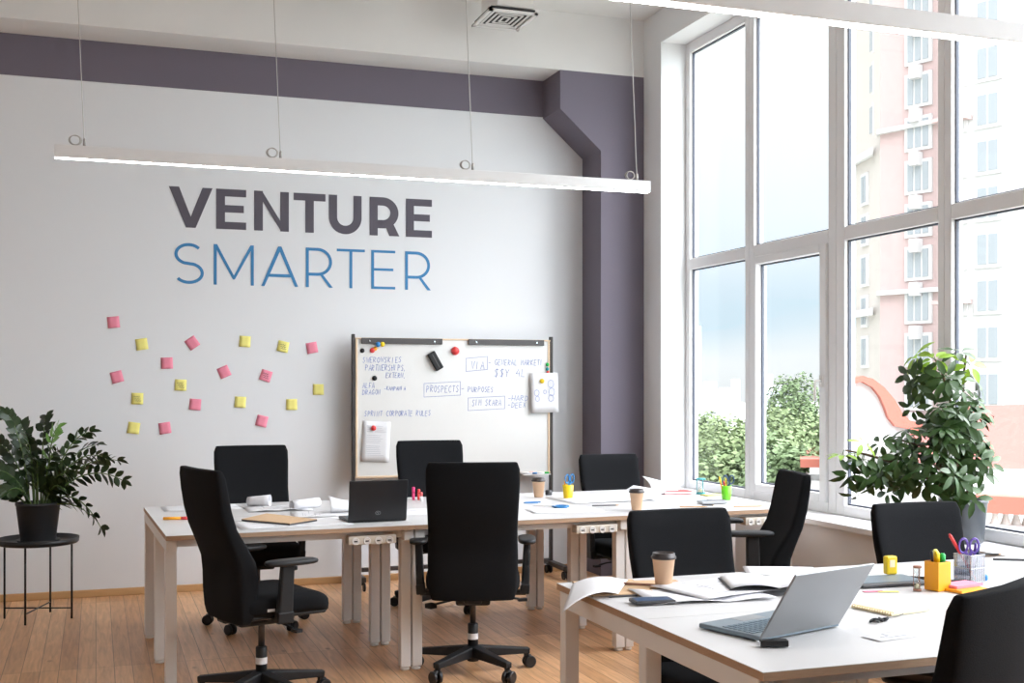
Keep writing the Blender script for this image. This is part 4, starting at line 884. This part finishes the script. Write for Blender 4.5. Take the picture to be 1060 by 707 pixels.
# silver laptop: hinge line towards the right, keyboard on its left
kb = [PX(724, 637.5, ZD + .015), PX(787, 659.5, ZD + .015)]
L0 = PX(787, 659.5, ZD + .015); L1 = PX(873, 643, ZD + .015)     # hinge line near end, far end
K0 = PX(724, 637.5, ZD + .015)
hd = (L1 - L0); wl_ = .340; ang = math.atan2(hd.y, hd.x)
e = empty('laptop', (L0.x, L0.y, ZD + .001), ang, 'open silver laptop with its lid towards the window, nearest desk', 'laptop')
MB().box((wl_ / 2, .115, .0085), (wl_, .23, .014)).build('base', M['deck'], e, bevel=.004)
kk = MB()
for r_ in range(6):
    for c_ in range(14): kk.box((.022 + c_ * .0215, .045 + r_ * .0195, .0162), (.0175, .0155, .0018))
kk.build('keyboard', M['keys'], e)
MB().box((wl_ / 2, .195, .0158), (.10, .055, .0008)).build('touchpad', M['silver'], e)
lid = MB().box((wl_ / 2, .0, .112), (wl_, .007, .225)).build('lid', M['silver'], e, bevel=.003, loc=(0, .002, .010)); lid.rotation_euler = (R(33), 0, 0)
MB().box((wl_ / 2, .0038, .113), (wl_ - .018, .0008, .195)).build('screen', M['screen'], lid)
p = PX(801, 670); e = empty('stapler', (p.x, p.y, ZD + .001), R(-17), 'black stapler-like holder lying before the silver laptop', 'desk gadget')
MB().box((0, 0, .010), (.075, .026, .018)).build('body', M['plastic'], e, bevel=.003); MB().box((-.040, 0, .010), (.010, .018, .010)).build('connector', M['chrome'], e)
p = PX(909, 644); e = empty('earphones', (p.x, p.y, ZD + .001), R(20), 'dark tangle of earphones in front of the spiral notebook', 'earphones')
b = MB()
for q in range(4): b.tube([(-.02 + .016 * q + .014 * math.cos(a + q), .011 * math.sin(a), .005 + .003 * math.sin(2 * a)) for a in [2 * PI * i / 14 for i in range(15)]], .003, 6)
b.build('earbuds', M['plastic'], e); MB().tube([(.03, 0, .003), (.06, .004, .003), (.10, .002, .003), (.15, .012, .003)], .0012, 6).build('cable', M['dkgrey'], e)
s0, s1, s2 = PX(881, 629.5), PX(923, 638.5), PX(955, 634); dv = s1 - s0
e = empty('spiral_notebook', (s0.x, s0.y, ZD + .0005), math.atan2(dv.y, dv.x), 'cream spiral notebook open beside the orange pen holder', 'notebook'); Lb = dv.length
MB().box((Lb / 2, .085, .004), (Lb, .17, .006)).build('pages', M['cream'], e); b = MB()
for q in range(16): b.tube([((q + .5) * Lb / 16, .006 + .007 * math.cos(a), .006 + .006 * math.sin(a)) for a in [2 * PI * i / 8 for i in range(9)]], .0012, 5)
b.build('spiral_binding', M['wood'], e)
p = PX(925, 605); e = empty('tablet', (p.x - .02, p.y + .03, ZD + .001), R(-4), 'dark tablet with papers on it behind the spiral notebook', 'tablet'); MB().box((0, 0, .007), (.27, .17, .012)).build('body', M['dkgrey'], e, bevel=.004)
MB().box((0, .01, .0135), (.25, .14, .001)).build('screen', M['deck'], e)
p = PX(921.5, 599); e = empty('yellow_sharpener', (p.x, p.y, ZD + .016), R(-5), 'translucent yellow box standing on the dark tablet', 'pencil sharpener'); MB().box((0, 0, .033), (.044, .028, .066)).build('body', M['yellow'], e, bevel=.006); MB().box((0, -.0145, .040), (.020, .002, .026)).build('window', M['cream'], e)
p = PX(909, 612.5)
for q, (m_, lab) in enumerate((('pink_note', 'pink index strip lying below the dark tablet'), ('yellow_note', 'yellow index strip next to the pink strip'))):
    o = MB().box((0, 0, .001), (.07, .018, .002)).build('index_strip', M[m_], loc=(p.x - .02 + q * .045, p.y - q * .02, ZD + .001)); o.rotation_euler = (0, 0, R(-12 - 8 * q)); tag(o, lab, 'index strip', 'index strips')
h3 = holder(970.5, 611, .029, .029, .098, 'orange', 'pen_holder', 'square orange pen holder on the right front desk', square=True)
pen_in(h3, 'black pen at the left in the orange holder', -.03, .0, (-.10, 0), .13, 'plastic'); pen_in(h3, 'green capped highlighter in the orange holder', .04, 0, (.04, 0), .118, 'paper', cap='dkgreen', r_=.009)
pen_in(h3, 'yellow marker in the orange holder', .0, 0, (-.02, .02), .125, 'yellow', r_=.009); pen_in(h3, 'lemon highlighter at the back of the orange holder', .015, .03, (0, .05), .13, 'yellow_note', r_=.008)
hourglass(949.5, 612, .085, .014, 'amber', 'tiny copper hourglass left of the orange holder')
lying(956, 600.5, -35, .13, 'plastic', 'black marker lying behind the orange holder', name='pen', r_=.006)
lying(984, 604, -30, .10, 'plastic', 'black pen between orange holder and wire cup', name='pen', r_=.006)
for q, (m_, lab) in enumerate((('orange', 'orange sticky pad under the pink pad'), ('pink_note', 'pink sticky pad behind the nearest chair back'))):
    p = PX(1000 - 5 * q, 612 - 2 * q); o = MB().box((0, 0, .005), (.13, .075, .009)).build('sticky_pad', M[m_], loc=(p.x, p.y, ZD + .001 + q * .010)); o.rotation_euler = (0, 0, R(10)); tag(o, lab, 'sticky pad', 'sticky pads on the front desks')
h4 = holder(1003.5, 602, .036, .036, .098, 'meshwall', 'pencil_cup', 'silver wire mesh pencil cup at the far right desk', square=True)
b = MB()
for q in range(9):
    t_ = -.036 + q * .009
    for s in (-.0365, .0365): b.box((t_, s, .049), (.0012, .0012, .098)); b.box((s, t_, .049), (.0012, .0012, .098))
for zz in (.002, .05, .097):
    for s in (-.0365, .0365): b.box((0, s, zz), (.076, .0025, .0025)); b.box((s, 0, zz), (.0025, .076, .0025))
b.build('wire_frame', M['mesh'], h4)
pen_in(h4, 'long red pencil leaning left out of the wire cup', .06, 0, (-.60, .1), .19, 'red', name='pencil', r_=.0055); pen_in(h4, 'purple pen upright in the wire cup', .03, .0, (.12, 0), .13, 'purplep'); pen_in(h4, 'navy pen leaning right in the wire cup', .04, 0, (.22, 0), .13, 'navyp')
e = empty('scissors', (h4.location.x - .005, h4.location.y, ZD + .090), 0, 'scissors with purple handles standing in the wire cup', 'scissors'); e.rotation_euler = (R(-84), 0, R(-15)); scissors(e, M['purplep'], 1.0)
p = PX(1019, 601); o = MB().lathe([(.009, 0), (.012, .003), (.012, .018), (.007, .022)], seg=16).build('bottle_top', M['bluep'], loc=(p.x, p.y, ZD + .0005)); tag(o, 'small blue bottle cap right of the wire cup', 'bottle cap')
lying(1050, 581, -30, .16, 'dkgrey', 'dark grey pen at the far right desk edge', name='pen', r_=.005); lying(1022, 574.8, -20, .12, 'dkgrey', 'thin dark pen behind the wire cup', name='pen')
sheet('paper_sheet', PX(900, 665).x + .1, PX(900, 665).y + .04, .16, .07, 10, 'pale printed slip on the nearest desk', lines=4, seed=51)

# ------------------------------------------------------------------ the city outside
M['tower_pink'] = mat('pink_brick', (.51, .385, .37), .9, var=.05, scale=2); M['tower_cream'] = mat('cream_render', (.54, .50, .46), .9, var=.04, scale=.5)
M['trimw'] = mat('white_render', (.60, .59, .585), .8); M['paneg'] = mat('far_window_glass', (.34, .37, .39), .25); M['roof'] = mat('red_tin_roof', (.38, .115, .08), .7, var=.06, scale=1)
M['deep_roof'] = mat('deep_red_tin_roof', (.30, .085, .065), .7, var=.06, scale=1)  # darker red than the coping, offsetting the strong sky light on the slope
M['tree'] = mat('spring_foliage', (.145, .195, .085), .8, var=.45, scale=.9); M['tree2'] = mat('darker_foliage', (.12, .175, .078), .8, var=.4, scale=.9); M['ground'] = mat('city_ground', (.35, .36, .32), .95, var=.2, scale=.05); M['far'] = mat('haze_pale_building', (.47, .49, .51), .9, var=.05, scale=.1)  # far buildings: distance haze put into the pale base colour
M['trunkb'] = mat('tree_bark', (.12, .09, .06), .9)
GZ = -13.0
struct(MB().box((250, 350, GZ - .5), (900, 900, 1)), 'ground', M['ground'])
def facade(e, o0, dirv, nrm, W_, z0, z1, floor_h, cols, wm, pm, bal=True, phase=0):
    """windows laid on a wall plane: o0 start, dirv along, nrm outwards; each window a part"""
    zf = z0 + phase
    while zf + 2 < z1:
        for (cx_, ww, k3) in cols:
            c = o0 + dirv * cx_ ; a = math.atan2(dirv.y, dirv.x)
            b = MB(); b.box((c.x, c.y, zf + 1.0), (ww + .35, .30, 2.0 + .3), rz=a); w_ = b.build('window', wm, e)
            n_ = 3 if k3 else 2; g = MB()
            for q in range(n_): 
                cc = c + dirv * ((q + .5) / n_ - .5) * ww; g.box((cc.x + nrm.x * .12, cc.y + nrm.y * .12, zf + 1.0), (ww / n_ - .16, .16, 1.85), rz=a)
            g.build('pane', pm, w_)
            if k3 and bal:
                b = MB(); b.box((c.x + nrm.x * .4, c.y + nrm.y * .4, zf - .75), (ww * .36, .7, .9), rz=a); b.build('air_box', wm, w_)
        zf += floor_h
D = 82.0
def G(u, d): p = PD(u, CY, d); p.z = 0; return p
e = empty('apartment_tower', (0, 0, 0), 0, 'tall pink and cream apartment tower beyond the third pane', 'building')
t0, t1, t2 = G(911, D), G(980, D - 4), G(886, D + 5)
def wallbox(name, p, q, depth, z0, z1, m_, par):
    dv = (q - p); n_ = Vector((dv.y, -dv.x, 0)).normalized()
    if n_.dot(-p) < 0: n_ = -n_
    P4 = [p, q, q * (1 + depth / q.length), p * (1 + depth / p.length)]; b = MB().prism([(v.x, v.y) for v in P4], z0, z1); return b.build(name, m_, par), dv.normalized(), n_, dv.length
_, dv, nn, L_ = wallbox('wall', t0, t1, 12, GZ, 62, M['tower_pink'], e)
facade(e, t0, dv, nn, L_, GZ + 1, 40, 2.9, [(L_ * .60, 1.7, True)], M['trimw'], M['paneg'], phase=.2)
_, dv2, n2, L2 = wallbox('side_wall', t2, t0, 10, GZ, 31, M['tower_cream'], e)
facade(e, t2, dv2, n2, L2, GZ + 1, 17, 2.9, [(L2 * .42, 1.0, False)], M['trimw'], M['paneg'], phase=.2)
for zz in (17.3, 6.2, 31.2):
    wallbox('cornice', t2 + n2 * .5, t0 + n2 * .5, 1.0, zz, zz + .5, M['trimw'], e); wallbox('cornice', t0 + nn * .4, t1 + nn * .4, 1.0, zz + 1.3, zz + 1.6, M['trimw'], e)
_, d3, n3, L3 = wallbox('side_wall', G(896, D + 4), t0, 9, 31, 48, M['tower_pink'], e)
facade(e, G(896, D + 4), d3, n3, L3, 19, 44, 2.9, [(L3 * .5, 1.2, True)], M['trimw'], M['paneg'], bal=False)
e = empty('apartment_block', (0, 0, 0), 0, 'broad white apartment block filling the rightmost panes', 'building')
b0, b1 = G(984, 76), G(1150, 68)
_, dv, nn, L_ = wallbox('wall', b0, b1, 14, GZ, 60, M['trimw'], e)
facade(e, b0, dv, nn, L_, GZ + 1, 36, 2.9, [(L_ * .07, .7, False), (L_ * .26, 1.5, False), (L_ * .62, 1.6, False)], M['trimw'], M['paneg'], bal=False, phase=.5)
for k in range(7):
    zz = GZ + 8 + 5.8 * k; c = b0 + dv * (L_ * .04) + nn * .5; MB().box((c.x, c.y, zz), (2.2, 1.2, .25), rz=math.atan2(dv.y, dv.x)).build('balcony', M['tower_pink'], e)
# white house with a curved red parapet
e = empty('gabled_house', (0, 0, 0), 0, 'low white house with curved red tin gable beyond the plant', 'building')
hd_ = 34.0
def HP(u, v, d=hd_): return PD(u, v, d)
prof = [(874, 399), (880, 393), (888, 389), (897, 388), (906, 393), (914, 404), (920, 418), (926, 432), (936, 440), (950, 441)]
o0 = HP(860, CY); ax = (HP(960, CY) - o0); ax.z = 0; ux = ax.normalized(); nx = Vector((ux.y, -ux.x, 0)); nx = -nx if nx.dot(-o0) < 0 else nx
def hpoly(poly, depth, m_, name, front=0.0):
    b = MB(); F = []; Bk = []
    for (u, v) in poly:
        p = HP(u, v); F.append(b.bm.verts.new(p + nx * front)); Bk.append(b.bm.verts.new(p - nx * depth))
    b.bm.faces.new(F); b.bm.faces.new(Bk[::-1]); k = len(F)
    for i in range(k): b.bm.faces.new([F[i], F[(i + 1) % k], Bk[(i + 1) % k], Bk[i]])
    return b.build(name, m_, e)
hpoly([(862, 620)] + [(u, v + 3) for u, v in [(862, 402)] + prof] + [(1010, 444), (1010, 620)], 1.2, M['trimw'], 'wall')
outer = [(866, 402), (872, 396), (878, 392), (890, 389), (901, 392), (913, 401), (924, 414), (931, 427), (939, 435), (960, 439), (1010, 441)]
inner = [(866, 409), (872, 402), (878, 398), (890, 395), (901, 401), (908, 410), (913, 421), (917, 432), (924, 441), (955, 447), (1010, 449)]
for i in range(len(outer) - 1): hpoly([outer[i], outer[i + 1], inner[i + 1], inner[i]], 1.3, M['roof'], 'gable_coping', .25)
hpoly([(862, 466), (950, 458), (950, 462), (862, 471)], 0, M['trimw'], 'string_course', .5)
b = MB(); P = [PD(978, 424, 40), PD(1120, 420, 38), PD(1120, 500, 26), PD(955, 492, 27), PD(940, 455, 33)]
b.face(P); b.build('roof', M['deep_roof'], e, solid=.2)
P = [PD(950, 494, 26.8), PD(1120, 502, 25.8)]; b = MB().bar(P[0], P[1], .8, .5); b.build('eaves', M['trimw'], e)
P = [PD(950, 506, 26.4), PD(1120, 515, 25.4)]; b = MB().bar(P[0] - Vector((0, 0, 6)), P[1] - Vector((0, 0, 6)), .6, 12); b.build('lower_wall', M['trimw'], e)
P = [PD(1010, 520, 24.6), PD(1120, 526, 23.8)]; MB().bar(P[0], P[1], .6, .35).build('balcony_ledge', M['roof'], e)
for k in range(8):
    p = PD(1030 + 11 * k, 541, 24.4); MB().lathe([(.09, -.35), (.05, -.25), (.11, -.05), (.05, .15), (.09, .25)], p, 10).build('baluster', M['tower_cream'], e)
P = [PD(1010, 556, 24.4), PD(1120, 566, 23.8)]; MB().bar(P[0], P[1], .5, .6).build('balustrade_base', M['trimw'], e)
# small red roof seen past the sash
e = empty('small_house', (0, 0, 0), 0, 'small white house with red roof at the edge of the trees', 'building')
p0, p1 = G(838, 36), G(862, 36); wallbox('wall', p0, p1, 5, GZ, -1.1, M['trimw'], e); wallbox('cornice', p0 - (p1 - p0) * .4, p1, 6, -1.1, -.85, M['roof'], e); wallbox('cornice', p0 - (p1 - p0) * .15, p1, 6, -1.5, -1.3, M['trimw'], e)
# distant city blocks
rng = random.Random(3)
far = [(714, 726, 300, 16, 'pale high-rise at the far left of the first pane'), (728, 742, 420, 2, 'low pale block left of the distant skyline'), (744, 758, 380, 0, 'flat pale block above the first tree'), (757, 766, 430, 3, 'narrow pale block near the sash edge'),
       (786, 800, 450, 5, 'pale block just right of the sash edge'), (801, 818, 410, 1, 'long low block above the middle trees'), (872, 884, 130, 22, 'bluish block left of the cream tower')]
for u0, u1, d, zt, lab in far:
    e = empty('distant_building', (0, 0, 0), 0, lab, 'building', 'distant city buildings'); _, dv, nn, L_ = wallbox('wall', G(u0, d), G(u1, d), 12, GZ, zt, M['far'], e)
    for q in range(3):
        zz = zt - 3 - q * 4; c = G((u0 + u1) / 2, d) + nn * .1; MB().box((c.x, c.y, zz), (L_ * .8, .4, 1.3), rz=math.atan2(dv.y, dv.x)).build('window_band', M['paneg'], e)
def tree(u, v_top, d, rw, rh, m_, lab, seed):
    rg = random.Random(seed); p = PD(u, v_top, d); top = p.z; e = empty('tree', (p.x, p.y, GZ), 0, lab, 'tree', 'trees below the window'); cz = top - rh - GZ
    MB().tube([(0, 0, 0), (.2, .1, cz * .6), (0, 0, cz + rh * .3)], .4, 8, radii=[.45, .32, .12]).build('trunk', M['trunkb'], e)
    b = MB()
    for k in range(16):
        a = rg.uniform(0, 2 * PI); q = rg.uniform(0, .72); zz = rg.uniform(-.7, .62); rr = math.sqrt(max(.05, 1 - zz * zz)) * q
        c = Vector((math.cos(a) * rr * rw, math.sin(a) * rr * rw, cz + zz * rh)); s = rg.uniform(.30, .45)
        if k == 0: c = Vector((0, 0, cz + .58 * rh)); s = .40
        for i in range(1300):
            n_ = Vector((rg.gauss(0, 1), rg.gauss(0, 1), rg.gauss(0, 1))).normalized(); o_ = c + Vector((n_.x * rw * s, n_.y * rw * s, n_.z * rh * s)) * rg.uniform(.75, 1.05)
            n2 = (n_ + Vector((rg.gauss(0, .5), rg.gauss(0, .5), rg.gauss(0, .5)))).normalized(); t1 = n2.cross(Vector((.2, .3, 1))).normalized(); t2 = n2.cross(t1); z_ = rg.uniform(.07, .15)
            b.face([o_ + t1 * z_, o_ + t2 * z_ * .7, o_ - t1 * z_, o_ - t2 * z_ * .7])
    b.build('crown', M[m_], e)
tree(735, 424, 60, 4.0, 5.0, 'tree', 'pale green tree at the left in the first pane', 1)
tree(757, 428, 52, 4.0, 5.0, 'tree', 'rounded green tree filling the first pane bottom right', 2)
tree(806, 415, 58, 4.5, 5.5, 'tree', 'large pale green tree in the middle of the sash pane', 3)
tree(831, 384, 72, 3.4, 6.5, 'tree2', 'tallest pointed tree, by the window handle', 4)
tree(795, 452, 40, 3.2, 4.5, 'tree2', 'lower green tree left of the window chair', 5)
tree(826, 462, 38, 2.9, 4.5, 'tree2', 'darker green tree beside the small red roof', 6)
tree(726, 470, 42, 3.0, 4.5, 'tree2', 'lower tree at the left behind the hourglass', 7)
tree(762, 468, 40, 2.8, 4.5, 'tree', 'lower bright tree above the green pen cup', 8)
tree(838, 425, 62, 3.0, 5.0, 'tree', 'green tree between tall tree and window frame', 9)
